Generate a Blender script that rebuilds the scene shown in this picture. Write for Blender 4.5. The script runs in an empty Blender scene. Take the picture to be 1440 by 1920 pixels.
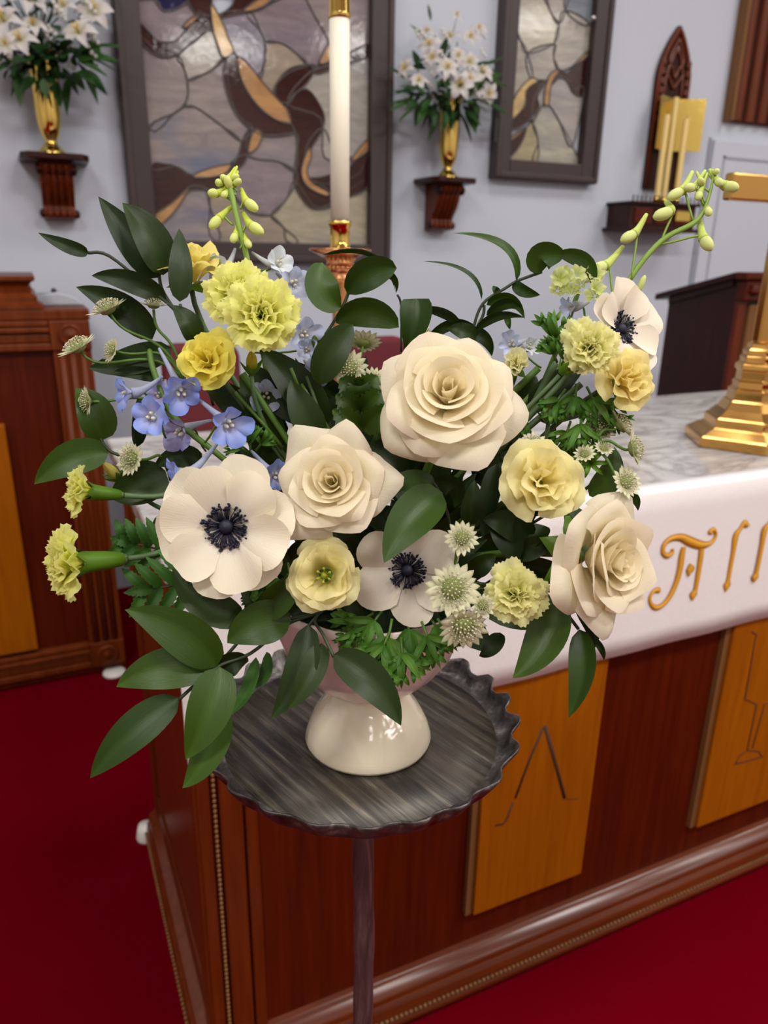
import bpy, math, random
from math import sin, cos, pi, radians, sqrt
from mathutils import Vector, Matrix
random.seed(7)
SC = bpy.context.scene
COL = SC.collection
# ---------------------------------------------------------------- camera
FPX, PITCH, ROLL, YAW, CAMH = 1400.0, radians(19.0), radians(1.0), radians(25.0), 1.45
CF = Vector((sin(YAW)*cos(PITCH), cos(YAW)*cos(PITCH), -sin(PITCH)))
_r = Vector((cos(YAW), -sin(YAW), 0)); _u = _r.cross(CF)
CR = _r*cos(ROLL) + _u*sin(ROLL)
CU = _u*cos(ROLL) - _r*sin(ROLL)
CO = Vector((0, 0, CAMH))
cam = bpy.data.cameras.new('camera')
camo = bpy.data.objects.new('camera', cam); COL.objects.link(camo)
cam.sensor_fit = 'VERTICAL'; cam.sensor_height = 36.0; cam.lens = FPX/1920*36.0
cam.clip_start = 0.02; cam.clip_end = 60
cam.dof.use_dof = True; cam.dof.focus_distance = 0.57; cam.dof.aperture_fstop = 7.5
camo.matrix_world = Matrix(((CR.x, CU.x, -CF.x, CO.x), (CR.y, CU.y, -CF.y, CO.y), (CR.z, CU.z, -CF.z, CO.z), (0, 0, 0, 1)))
SC.camera = camo
# ---------------------------------------------------------------- light
SC.view_settings.view_transform = 'Standard'; SC.view_settings.look = 'None'
SC.view_settings.gamma = 1.0; SC.view_settings.exposure = -0.42
SC.view_settings.use_curve_mapping = False
SC.cycles.max_bounces = 6; SC.cycles.diffuse_bounces = 3; SC.cycles.glossy_bounces = 3
SC.cycles.transmission_bounces = 4; SC.cycles.transparent_max_bounces = 6
SC.cycles.caustics_reflective = False; SC.cycles.caustics_refractive = False
SC.cycles.sample_clamp_indirect = 4.0
wd = bpy.data.worlds.new('world'); SC.world = wd; wd.use_nodes = True
wd.node_tree.nodes['Background'].inputs[0].default_value = (0.9, 0.93, 1.0, 1)
wd.node_tree.nodes['Background'].inputs[1].default_value = 0.35
CEIL = 4.2
LAMPS = [(-1.3, 1.2, 40), (1.6, 1.5, 36), (4.3, 1.2, 46), (-1.5, -1.1, 105), (1.4, -1.1, 105), (4.2, -1.1, 75), (-1.3, -4.4, 70), (2.8, -5.2, 80), (4.7, -4.2, 80), (5.7, -2.2, 40)]
for (lx, ly, le) in LAMPS:
    ld = bpy.data.lights.new('ceiling_lamp_light', 'AREA'); ld.shape = 'RECTANGLE'; ld.size = 1.2; ld.size_y = 0.6
    ld.energy = le; ld.color = (1.0, 0.97, 0.925)
    lo = bpy.data.objects.new('ceiling_lamp_light', ld); COL.objects.link(lo); lo.location = (lx, ly, CEIL-0.07)

# ---------------------------------------------------------------- helpers
def at(px, py, d): return CO + (CF + CR*((px-720)/FPX) - CU*((py-960)/FPX))*d
def onY(px, py, Y):
    r = CF + CR*((px-720)/FPX) - CU*((py-960)/FPX); return CO + r*((Y-CO.y)/r.y)
def onZ(px, py, Z):
    r = CF + CR*((px-720)/FPX) - CU*((py-960)/FPX); return CO + r*((Z-CO.z)/r.z)
def cdir(r, u, t): return (CR*r + CU*u - CF*t).normalized()
WM = {}
def _setm(o, M): WM[o.name] = M
def thing(name, label, cat, M=None, group=None, kind=None):
    o = bpy.data.objects.new(name, None); COL.objects.link(o); o.empty_display_size = 0.03
    if M is None: M = Matrix.Identity(4)
    if isinstance(M, (Vector, tuple)): M = Matrix.Translation(Vector(M))
    o.matrix_world = M; _setm(o, M)
    return tag(o, label, cat, group, kind)
def tag(o, label=None, cat=None, group=None, kind=None):
    if label: o['label'] = label
    if cat: o['category'] = cat
    if group: o['group'] = group
    if kind: o['kind'] = kind
    return o
def lerp(a, b, t): return a + (b-a)*t
def lc(a, b, t): return tuple(lerp(x, y, t) for x, y in zip(a, b))
class MB:
    def __init__(s): s.v = []; s.f = []; s.c = []; s.uv = []; s.m = []
    def add(s, pts, faces, cols=None, uvs=None):
        n = len(s.v); s.v += [Vector(p) for p in pts]; s.f += [tuple(n+i for i in f) for f in faces]
        s.c += list(cols) if cols else [(1, 1, 1)]*len(pts)
        s.uv += list(uvs) if uvs else [(0, 0)]*len(pts)
    def grid(s, rows, cols=None, uvs=None, close=False):
        nu, nv = len(rows), len(rows[0]); f = []
        for i in range(nu if close else nu-1):
            j = (i+1) % nu
            for k in range(nv-1): f.append((i*nv+k, j*nv+k, j*nv+k+1, i*nv+k+1))
        s.add([p for r in rows for p in r], f, [c for r in cols for c in r] if cols else None, [c for r in uvs for c in r] if uvs else None)
    def box(s, a, b):
        x0, y0, z0 = a; x1, y1, z1 = b
        s.add([(x0,y0,z0),(x1,y0,z0),(x1,y1,z0),(x0,y1,z0),(x0,y0,z1),(x1,y0,z1),(x1,y1,z1),(x0,y1,z1)],
              [(3,2,1,0),(4,5,6,7),(0,1,5,4),(1,2,6,5),(2,3,7,6),(3,0,4,7)]); return s
    def hexa(s, p):   # 8 points, bottom ring then top ring
        s.add(p, [(3,2,1,0),(4,5,6,7),(0,1,5,4),(1,2,6,5),(2,3,7,6),(3,0,4,7)]); return s
    def prism(s, poly, off):  # polygon of Vectors extruded by off
        n = len(poly); off = Vector(off)
        s.add(list(poly)+[Vector(p)+off for p in poly], [tuple(range(n))[::-1], tuple(range(n, 2*n))]+[(i, (i+1) % n, n+(i+1) % n, n+i) for i in range(n)]); return s
    def lathe(s, prof, o, n=32, ax=None, fl=None, col=None):
        o = Vector(o); rows = []
        for i in range(n):
            a = 2*pi*i/n; row = []
            for (r, z) in prof:
                k = fl(a, r, z) if fl else 1.0
                row.append(o+Vector((r*k*cos(a), r*k*sin(a), z)))
            rows.append(row)
        s.grid(rows, close=True, cols=[[col]*len(prof)]*n if col else None); return s
    def tube(s, pts, rad, n=6, col=None, flat=None, cap=True):
        pts = [Vector(p) for p in pts]; m = len(pts)
        if not isinstance(rad, (list, tuple)): rad = [rad]*m
        T = [(pts[min(i+1, m-1)]-pts[max(i-1, 0)]).normalized() for i in range(m)]
        ref = Vector((0, 0, 1)) if abs(T[0].z) < .9 else Vector((1, 0, 0))
        A = T[0].cross(ref).normalized(); ring = []
        for i in range(m):
            A = (A - T[i]*A.dot(T[i]));  A = A.normalized() if A.length > 1e-6 else T[i].orthogonal().normalized()
            B = T[i].cross(A)
            ring.append([pts[i]+(A*cos(2*pi*j/n)+B*sin(2*pi*j/n))*rad[i] for j in range(n)])
        k = len(s.v); P = [p for r in ring for p in r]; F = []
        for i in range(m-1):
            for j in range(n): F.append((i*n+j, i*n+(j+1) % n, (i+1)*n+(j+1) % n, (i+1)*n+j))
        if cap: F += [tuple(range(n))[::-1], tuple((m-1)*n+j for j in range(n))]
        s.add(P, F, [col]*len(P) if col else None, [(j/n, i/max(1, m-1)) for i in range(m) for j in range(n)]); return s
    def ball(s, c, r, n=8, m=6, ax=None, col=None):
        c = Vector(c); q = ax.to_track_quat('Z', 'Y') if ax else None
        if not isinstance(r, (tuple, list)): r = (r, r, r)
        rows = []
        for i in range(n):
            a = 2*pi*i/n; row = []
            for k in range(m+1):
                b = pi*k/m; p = Vector((r[0]*sin(b)*cos(a), r[1]*sin(b)*sin(a), -r[2]*cos(b)))
                row.append(c + (q @ p if q else p))
            rows.append(row)
        s.grid(rows, close=True, cols=[[col]*(m+1)]*n if col else None); return s
    def build(s, name, mat, parent=None, local=False, smooth=True):
        V = s.v
        if parent is not None and not local:
            I = WM[parent.name].inverted(); V = [I @ v for v in V]
        me = bpy.data.meshes.new(name); me.from_pydata([tuple(v) for v in V], [], s.f)
        a = me.attributes.new('col', 'FLOAT_COLOR', 'POINT')
        a.data.foreach_set('color', [x for c in s.c for x in (c[0], c[1], c[2], 1.0)])
        ul = me.uv_layers.new(name='uv'); idx = [0]*len(me.loops); me.loops.foreach_get('vertex_index', idx)
        ul.data.foreach_set('uv', [x for i in idx for x in s.uv[i]])
        if smooth: me.polygons.foreach_set('use_smooth', [True]*len(me.polygons))
        me.materials.append(mat); me.update()
        o = bpy.data.objects.new(name, me); COL.objects.link(o)
        if parent is not None: o.parent = parent; WM[o.name] = WM[parent.name]
        else: WM[o.name] = Matrix.Identity(4)
        return o
def bev(o, w, seg=2):
    m = o.modifiers.new('bevel', 'BEVEL'); m.width = w; m.segments = seg; m.limit_method = 'ANGLE'; return o
def boxo(name, a, b, mat, parent=None, bw=0.0):
    o = MB().box(a, b).build(name, mat, parent, smooth=False)
    if bw: bev(o, bw)
    return o
def copytree(o, parent=None):
    c = o.copy(); COL.objects.link(c); c.parent = parent
    for ch in list(o.children): copytree(ch, c)
    return c
def catmull(P, n=6, closed=True):
    P = [Vector(p) for p in P]; m = len(P); out = []
    for i in range(m if closed else m-1):
        if closed: a, b, c, d = P[i-1], P[i], P[(i+1) % m], P[(i+2) % m]
        else: a, b, c, d = P[max(i-1, 0)], P[i], P[i+1], P[min(i+2, m-1)]
        for k in range(n):
            t = k/n
            out.append(0.5*((2*b)+(c-a)*t+(2*a-5*b+4*c-d)*t*t+(3*b-a-3*c+d)*t*t*t))
    if not closed: out.append(P[-1])
    return out
def bez(a, b, c, d, n=12):
    return [a*(1-t)**3+b*3*t*(1-t)**2+c*3*t*t*(1-t)+d*t**3 for t in [i/n for i in range(n+1)]]
def sweep(mb, path, prof, closed=False):
    """profile [(out, z)] along an XY path whose outward side is on the right when walking"""
    n = len(path); rows = []
    for i in range(n):
        p = Vector(path[i]); ds = []
        if i > 0 or closed: ds.append((p-Vector(path[i-1])).normalized())
        if i < n-1 or closed: ds.append((Vector(path[(i+1) % n])-p).normalized())
        ns = [Vector((d.y, -d.x)) for d in ds]
        nn = ns[0] if len(ns) == 1 else (ns[0]+ns[1])/(1+ns[0].dot(ns[1]))
        rows.append([Vector((p.x+nn.x*o, p.y+nn.y*o, z)) for (o, z) in prof])
    mb.grid(rows, close=closed)
    return mb

# ---------------------------------------------------------------- materials
class NT:
    def __init__(s, name):
        s.m = bpy.data.materials.new(name); s.m.use_nodes = True; s.t = s.m.node_tree
        s.b = s.t.nodes['Principled BSDF']; s.out = s.t.nodes['Material Output']
    def n(s, typ, **k):
        x = s.t.nodes.new(typ)
        for a, v in k.items():
            if a.startswith('i_'): x.inputs[a[2:].replace('_', ' ')].default_value = v
            else: setattr(x, a, v)
        return x
    def l(s, a, b): s.t.links.new(a, b)
    def coord(s, scale=(1, 1, 1), kind='Object', rot=(0, 0, 0)):
        tc = s.n('ShaderNodeTexCoord'); mp = s.n('ShaderNodeMapping'); mp.inputs['Scale'].default_value = scale; mp.inputs['Rotation'].default_value = rot
        s.l(tc.outputs[kind], mp.inputs[0]); return mp.outputs[0]
    def noise(s, vec, scale, detail=4, rough=.55, dist=0):
        x = s.n('ShaderNodeTexNoise'); x.inputs['Scale'].default_value = scale; x.inputs['Detail'].default_value = detail
        x.inputs['Roughness'].default_value = rough; x.inputs['Distortion'].default_value = dist
        s.l(vec, x.inputs['Vector']); return x.outputs['Fac']
    def ramp(s, fac, stops):
        x = s.n('ShaderNodeValToRGB'); e = x.color_ramp.elements
        while len(e) < len(stops): e.new(.5)
        for el, (p, c) in zip(e, stops): el.position = p; el.color = (*c, 1)
        s.l(fac, x.inputs[0]); return x.outputs[0]
    def mix(s, fac, a, b, mode='MIX'):
        x = s.n('ShaderNodeMix', data_type='RGBA', blend_type=mode)
        for sock, val in ((x.inputs[0], fac), (x.inputs[6], a), (x.inputs[7], b)):
            if hasattr(val, 'links'): s.l(val, sock)
            elif isinstance(val, (int, float)): sock.default_value = val
            else: sock.default_value = (*val, 1)
        return x.outputs[2]
    def bump(s, h, strength=.2, dist=.002):
        x = s.n('ShaderNodeBump'); x.inputs['Strength'].default_value = strength; x.inputs['Distance'].default_value = dist
        s.l(h, x.inputs['Height']); s.l(x.outputs[0], s.b.inputs['Normal']); return x.outputs[0]
    def set(s, **k):
        for a, v in k.items():
            sock = s.b.inputs[a.replace('_', ' ')]
            if hasattr(v, 'links'): s.l(v, sock)
            elif isinstance(v, tuple): sock.default_value = (*v, 1) if sock.type == 'RGBA' else v
            else: sock.default_value = v
        return s
def srgb(r, g, b):
    f = lambda c: (c/12.92 if c <= .04045 else ((c+.055)/1.055)**2.4)
    return tuple(f(x/255) for x in (r, g, b))
def wood(name, c1, c2, rough=.35, scale=1.0, axis=2, spec=.22, coat=0.03):
    t = NT(name); sc = [14*scale]*3; sc[axis] = .9*scale
    v = t.coord(tuple(sc)); n = t.noise(v, 2.2, 6, .6, .8)
    n2 = t.noise(t.coord((60*scale if axis != 0 else 2*scale, 60*scale if axis != 1 else 2*scale, 60*scale if axis != 2 else 2*scale)), 2, 3)
    c = t.ramp(n, [(.3, c1), (.7, c2)])
    c = t.mix(.35, c, t.ramp(n2, [(.35, c1), (.65, c2)]), 'MIX')
    t.set(Base_Color=c, Roughness=rough, Coat_Weight=coat, Coat_Roughness=.25, Specular_IOR_Level=spec); t.bump(n2, .08, .001); return t.m
def metal(name, c, rough=.12, bump=0, bs=20):
    t = NT(name); t.set(Base_Color=c, Metallic=1.0, Roughness=rough)
    if bump: t.bump(t.noise(t.coord(), bs, 3), bump, .002)
    return t.m
def plain(name, c, rough=.5, spec=.5, bumps=0, bscale=60, var=0.0):
    t = NT(name); col = c
    if var: col = t.mix(t.noise(t.coord(), bscale*.3, 3), tuple(x*(1-var) for x in c), tuple(min(1, x*(1+var)) for x in c))
    t.set(Base_Color=col, Roughness=rough, Specular_IOR_Level=spec)
    if bumps: t.bump(t.noise(t.coord(), bscale, 4), bumps, .002)
    return t.m
def petalmat(name, trans=.3, rough=.55, tint=(1, 1, 1), spec=.25, vein=.0):
    t = NT(name); a = t.n('ShaderNodeAttribute', attribute_name='col')
    c = a.outputs['Color']
    nz = t.noise(t.coord((1, 1, 1)), 90, 3)
    c = t.mix(nz, c, t.mix(1.0, c, (.96, .955, .94), 'MULTIPLY'))
    t.set(Base_Color=c, Roughness=rough, Specular_IOR_Level=spec)
    uv = t.n('ShaderNodeUVMap', uv_map='uv'); mp = t.n('ShaderNodeMapping'); mp.inputs['Scale'].default_value = (22, 1.2, 1)
    t.l(uv.outputs[0], mp.inputs[0]); t.bump(t.noise(mp.outputs[0], 3, 3), .25+vein, .0008)
    tr = t.n('ShaderNodeBsdfTranslucent'); t.l(c, tr.inputs[0])
    mx = t.n('ShaderNodeMixShader'); mx.inputs[0].default_value = trans
    t.l(t.b.outputs[0], mx.inputs[1]); t.l(tr.outputs[0], mx.inputs[2]); t.l(mx.outputs[0], t.out.inputs[0])
    return t.m
def leafmat(name, c1, c2, trans=.12, rough=.38, back=None):
    t = NT(name)
    oi = t.n('ShaderNodeObjectInfo'); uv = t.n('ShaderNodeUVMap', uv_map='uv')
    mp = t.n('ShaderNodeMapping'); mp.inputs['Scale'].default_value = (26, .8, 1); t.l(uv.outputs[0], mp.inputs[0])
    st = t.noise(mp.outputs[0], 2.5, 3)
    base = t.mix(oi.outputs['Random'], c1, c2)
    c = t.mix(st, t.mix(1.0, base, (.78, .80, .75), 'MULTIPLY'), t.mix(1.0, base, (1.18, 1.16, 1.05), 'MULTIPLY'))
    a = t.n('ShaderNodeAttribute', attribute_name='col'); c = t.mix(1.0, c, a.outputs['Color'], 'MULTIPLY')
    t.set(Base_Color=c, Roughness=rough, Specular_IOR_Level=.32)
    t.bump(st, .25, .0006)
    tr = t.n('ShaderNodeBsdfTranslucent'); t.l(c, tr.inputs[0])
    mx = t.n('ShaderNodeMixShader'); mx.inputs[0].default_value = trans
    t.l(t.b.outputs[0], mx.inputs[1]); t.l(tr.outputs[0], mx.inputs[2]); t.l(mx.outputs[0], t.out.inputs[0])
    return t.m
M = {}
M['wall'] = plain('wall_paint', srgb(200, 206, 219), .75, .3, .05, 180)
M['wall2'] = plain('nave_paint', srgb(205, 203, 198), .8, .2)
M['ceil'] = plain('ceiling_paint', srgb(225, 223, 218), .9, .1)
t = NT('carpet'); v = t.coord((1, 1, 1))
t.set(Base_Color=t.mix(t.noise(v, 5, 4), t.mix(t.noise(v, 260, 2), (.085, .0001, .0028), (.150, .0003, .0065)), t.mix(t.noise(v, 320, 2), (.105, .0002, .004), (.185, .0006, .009))), Roughness=1.0, Specular_IOR_Level=.0)
t.bump(t.noise(t.coord(), 420, 2), .5, .004); M['carpet'] = t.m
M['mahog'] = wood('mahogany', (.052, .0045, .0004), (.105, .0115, .0012), .38)
M['mahogx'] = wood('mahogany_rail', (.075, .011, .0018), (.160, .032, .007), .28, axis=0, spec=.45, coat=.2)
M['mahogy'] = wood('mahogany_side', (.060, .008, .0012), (.125, .022, .004), .32, axis=1)
M['redwood'] = wood('red_stained_wood', (.080, .010, .0014), (.155, .026, .004), .32)
M['cabwood'] = wood('cabinet_wood', (.088, .013, .0016), (.185, .038, .006), .38)
M['dark'] = wood('dark_mahogany', (.016, .0035, .0028), (.045, .0095, .0065), .35)
M['orange'] = wood('orange_oak', (.25, .062, .0005), (.37, .105, .0015), .45, scale=1.3, spec=.15)
M['edge'] = wood('oak_edge', (.16, .07, .022), (.24, .11, .04), .4)
M['groove'] = plain('carved_groove', (.055, .018, .004), .7)
M['frame'] = plain('window_frame_paint', srgb(62, 50, 50), .42, .4, .06, 90)
M['brass'] = metal('polished_brass', (.86, .60, .16), .10)
M['brass2'] = metal('warm_brass', (.66, .37, .105), .18)
M['copper'] = metal('copper_brass', (.72, .34, .15), .22)
M['brassd'] = metal('hammered_brass', (.80, .58, .15), .18, .25, 30)
M['wax'] = NT('candle_wax').set(Base_Color=srgb(243, 236, 216), Roughness=.45, Subsurface_Weight=.15, Subsurface_Radius=(.5, .35, .2), Subsurface_Scale=.01).m
M['waxy'] = plain('ivory_wax', srgb(226, 196, 120), .4)
t = NT('marble'); v = t.coord((1, 2.2, 1), rot=(0, 0, .35))
n1 = t.noise(v, 2.6, 9, .58, 1.6); n2 = t.noise(v, 5.5, 8, .6, 1.2)
W1, G1, G2 = srgb(205, 202, 200), srgb(172, 167, 165), srgb(112, 106, 106)
c = t.ramp(n1, [(.36, W1), (.47, G1), (.50, G2), (.525, G1), (.60, W1)])
c = t.mix(.40, c, t.ramp(n2, [(.40, W1), (.50, G1), (.58, W1)]))
t.set(Base_Color=c, Roughness=.16); M['marble'] = t.m
t = NT('altar_linen'); v = t.coord()
t.set(Base_Color=t.mix(t.noise(v, 260, 2), srgb(232, 226, 226), srgb(246, 241, 241)), Roughness=.9, Specular_IOR_Level=.1, Sheen_Weight=.1)
t.bump(t.noise(v, 500, 2), .4, .001); M['linen'] = t.m
t = NT('gold_thread'); v = t.coord((300, 60, 300))
t.set(Base_Color=t.mix(t.noise(v, 2, 2), (.62, .26, .012), (.86, .46, .03)), Roughness=.5); t.bump(t.noise(v, 3, 2), .5, .001); M['thread'] = t.m
M['threadd'] = plain('dark_gold_edging', (.42, .15, .01), .6)
M['maroon'] = plain('maroon_fabric', srgb(112, 52, 58), .9, .1, .3, 300)
M['white'] = plain('white_plastic', srgb(225, 222, 218), .4)
M['greyp'] = plain('grey_plastic', srgb(175, 180, 190), .5)
M['iron'] = plain('black_iron', (.02, .02, .02), .5)
t = NT('stained_glass'); oi = t.n('ShaderNodeObjectInfo'); v = t.coord((1, 1, 3.2))
v2 = t.coord((1.2, 1, 5))
c = t.mix(t.ramp(t.noise(v2, 4, 5, .65, 1.0), [(.32, (0, 0, 0)), (.68, (1, 1, 1))]), t.mix(1.0, oi.outputs['Color'], (.74, .72, .74), 'MULTIPLY'), t.mix(1.0, oi.outputs['Color'], (1.22, 1.18, 1.12), 'MULTIPLY'))
nb = t.ramp(t.noise(v, 2.1, 3), [(.50, (0, 0, 0)), (.66, (1, 1, 1))])
f2 = t.n('ShaderNodeMath', operation='MULTIPLY'); t.l(nb, f2.inputs[0]); t.l(oi.outputs['Alpha'], f2.inputs[1])
c = t.mix(f2.outputs[0], c, srgb(104, 110, 132))
t.set(Base_Color=c, Roughness=.08, Specular_IOR_Level=.5); t.bump(t.noise(t.coord((1, 1, .7)), 40, 3, .6, .5), .10, .004); M['glass'] = t.m
M['lead'] = plain('lead_came', srgb(84, 78, 76), .4)
t = NT('weathered_plate'); tc = t.n('ShaderNodeTexCoord'); mp = t.n('ShaderNodeMapping', vector_type='TEXTURE'); mp.inputs['Rotation'].default_value = (0, 0, radians(-74)); mp.inputs['Scale'].default_value = (1/4, 1/60, 1/20); t.l(tc.outputs['Object'], mp.inputs[0]); v = mp.outputs[0]
n1 = t.noise(v, 2.0, 6, .65, .4); n2 = t.noise(t.coord(), 16, 4)
c = t.ramp(n1, [(.28, (.012, .010, .009)), (.46, (.045, .037, .030)), (.60, (.12, .10, .078)), (.70, (.30, .26, .205))])
c = t.mix(t.ramp(n2, [(.48, (0, 0, 0)), (.75, (1, 1, 1))]), c, (.055, .036, .024))
t.set(Base_Color=c, Roughness=.42, Metallic=.25); t.bump(n1, .25, .002); M['plate'] = t.m
t = NT('forged_rim'); n1 = t.noise(t.coord(), 60, 5, .65)
t.set(Base_Color=t.ramp(n1, [(.32, (.025, .022, .022)), (.55, (.11, .10, .096)), (.72, (.34, .32, .31))]), Roughness=t.ramp(n1, [(.3, (.28,)*3), (.7, (.5,)*3)]), Metallic=.7); t.bump(n1, .4, .003); M['rim'] = t.m
t = NT('forged_pole'); n1 = t.noise(t.coord((60, 60, 6)), 2, 5, .65, .6)
t.set(Base_Color=t.ramp(n1, [(.3, (.045, .024, .026)), (.55, (.13, .075, .078)), (.75, (.24, .16, .16))]), Roughness=.42, Metallic=.45); t.bump(n1, .3, .002); M['pole'] = t.m
t = NT('glazed_ceramic'); t.set(Base_Color=t.mix(t.noise(t.coord(), 14, 4), srgb(240, 224, 196), srgb(248, 236, 212)), Roughness=.13, Coat_Weight=.4, Coat_Roughness=.05)
t.bump(t.noise(t.coord((1, 1, .5)), 48, 1, .4, .8), .30, .006); M['ceram'] = t.m
t = NT('blush_glaze'); t.set(Base_Color=t.mix(t.noise(t.coord(), 10, 4), srgb(226, 196, 192), srgb(240, 220, 214)), Roughness=.16, Coat_Weight=.3, Coat_Roughness=.06); M['blush'] = t.m
M['foam'] = plain('wet_floral_foam', (.012, .03, .012), .9)
M['pet_white'] = petalmat('white_petal', .22)
M['pet_rose'] = petalmat('cream_rose_petal', .42)
M['pet_yel'] = petalmat('yellow_petal', .48)
M['pet_lime'] = petalmat('lime_petal', .50, .65)
M['pet_blue'] = petalmat('blue_petal', .25)
M['bract'] = petalmat('pale_green_bract', .2, .7)
M['bgpet'] = petalmat('silk_petal', .2, .7)
M['navy'] = plain('navy_stamen', (.008, .009, .028), .6)
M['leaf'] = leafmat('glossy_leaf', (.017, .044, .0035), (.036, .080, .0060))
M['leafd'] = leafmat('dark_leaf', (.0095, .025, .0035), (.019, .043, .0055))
M['fern'] = leafmat('fern_leaf', (.030, .10, .015), (.05, .15, .02), .15, .5)
M['herb'] = leafmat('feathery_leaf', (.050, .15, .016), (.085, .20, .022), .2, .5)
M['stem'] = plain('green_stem', (.085, .175, .020), .5)
M['stemg'] = plain('yellow_green_stem', (.21, .34, .045), .5)
M['stemd'] = plain('dark_stem', (.030, .045, .018), .55)
M['stemb'] = plain('grey_green_stem', (.085, .15, .055), .55)
M['calyx'] = leafmat('calyx_green', (.085, .19, .010), (.12, .25, .016), .15, .45)
M['bud'] = petalmat('delphinium_bud', .2, .5)
M['bgleaf'] = leafmat('silk_leaf', (.012, .048, .012), (.035, .10, .02), .1, .5)
# ================================================================= the setting
XL, XR, YB, YW = -3.4, 6.4, -6.6, 3.3
def struct(o, label): o['kind'] = 'structure'; o['label'] = label; return o
struct(boxo('floor', (XL, YB, -.05), (XR, YW, 0), M['carpet']), 'deep red carpet floor of the chancel')
struct(boxo('wall_back', (XL, YW, -.05), (XR, YW+.12, CEIL), M['wall']), 'pale blue-grey painted wall behind the altar')
struct(boxo('wall_left', (XL-.12, YB, -.05), (XL, YW+.12, CEIL), M['wall2']), 'plain painted side wall of the church left of view')
struct(boxo('wall_right', (XR, YB, -.05), (XR+.12, YW+.12, CEIL), M['wall2']), 'plain painted side wall of the church right of view')
struct(boxo('wall_front', (XL-.12, YB-.12, -.05), (XR+.12, YB, CEIL), M['wall2']), 'plain painted wall at the rear of the church')
struct(boxo('ceiling', (XL-.12, YB-.12, CEIL), (XR+.12, YW+.12, CEIL+.1), M['ceil']), 'plain white ceiling of the church')
# panelled white door on the back wall, right
q = onY(1338, 262, 3.28)
dr = struct(MB().box((q.x, 3.268, 0), (q.x+.98, 3.3, q.z)).build('door_1', M['wall'], smooth=False), 'white flush door in the pale wall behind the dark lectern'); bev(dr, .004)
qi = onY(1357, 292, 3.268)
mb = MB()
for a, b in (((qi.x, qi.z-.012), (qi.x+.8, qi.z)), ((qi.x, .2), (qi.x+.012, qi.z)), ((qi.x+.788, .2), (qi.x+.8, qi.z))):
    mb.box((a[0], 3.262, a[1]), (b[0], 3.2685, b[1]))
mb.build('panel_trim', M['greyp'], dr, smooth=False)
boxo('door_shadow_line', (q.x-.012, 3.286, 0), (q.x, 3.3, q.z+.012), M['greyp'], dr)  # grey strip painting in the thin shadow line along the door's edge
# ================================================================= stained glass windows
def window(n, label, ox, oy, k, outer, inner, panes, bars, knob=None):
    P = lambda zx, zy, Y: onY(ox+zx/k, oy+zy/k, Y)
    YG = 3.288
    x0, x1, z0, z1 = outer; i0, i1, j0, j1 = inner
    w = tag(bpy.data.objects.new('window_%d' % n, None), label, None, None, 'structure'); COL.objects.link(w)
    w.matrix_world = Matrix.Translation((x0, 3.3, z0)); _setm(w, Matrix.Translation((x0, 3.3, z0)))
    # frame: four members with a stepped profile
    for a, b in (((x0, z0), (i0, z1)), ((i1, z0), (x1, z1)), ((i0, z0), (i1, j0)), ((i0, j1), (i1, z1))):
        bev(boxo('window_frame', (a[0], 3.245, a[1]), (b[0], 3.302, b[1]), M['frame'], w), .005)
    s = .028
    for a, b in (((x0+.004, z0+.004), (x0+s, z1-.004)), ((x1-s, z0+.004), (x1-.004, z1-.004)), ((x0+s, z0+.004), (x1-s, z0+s)), ((x0+s, z1-s), (x1-s, z1-.004))):
        bev(boxo('frame_moulding', (a[0], 3.235, a[1]), (b[0], 3.2452, b[1]), M['frame'], w), .004)
    for k2, (layer, col, alpha, pts) in enumerate(panes):
        Y = YG - layer*.0035 - (k2 % 7)*.0003
        poly = [P(x, y, YG) for (x, y) in pts]
        poly = [Vector((min(max(p.x, i0-.004), i1+.004), Y, min(max(p.z, j0-.004), j1+.004))) for p in poly]
        poly = catmull(poly, 4)
        poly = [Vector((min(max(p.x, i0-.004), i1+.004), Y, min(max(p.z, j0-.004), j1+.004))) for p in poly]
        cl = [poly[0]]
        for p in poly[1:]:
            if (p-cl[-1]).length > .003: cl.append(p)
        if (cl[0]-cl[-1]).length < .003: cl.pop()
        o = MB().prism(cl, (0, .004, 0)).build('pane', M['glass'], w, smooth=False)
        o.color = (*srgb(*col), alpha)
        off = Vector((0, -.0012, 0))
        MB().tube([p+off for p in cl]+[cl[0]+off], .0036 if layer == 0 else .0028, 5, cap=False).build('lead_came', M['lead'], o)
    return w
GR, MV, TN, BR, AM, LG = (146, 136, 136), (136, 124, 132), (156, 144, 130), (54, 20, 16), (178, 136, 90), (168, 164, 158)
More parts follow.
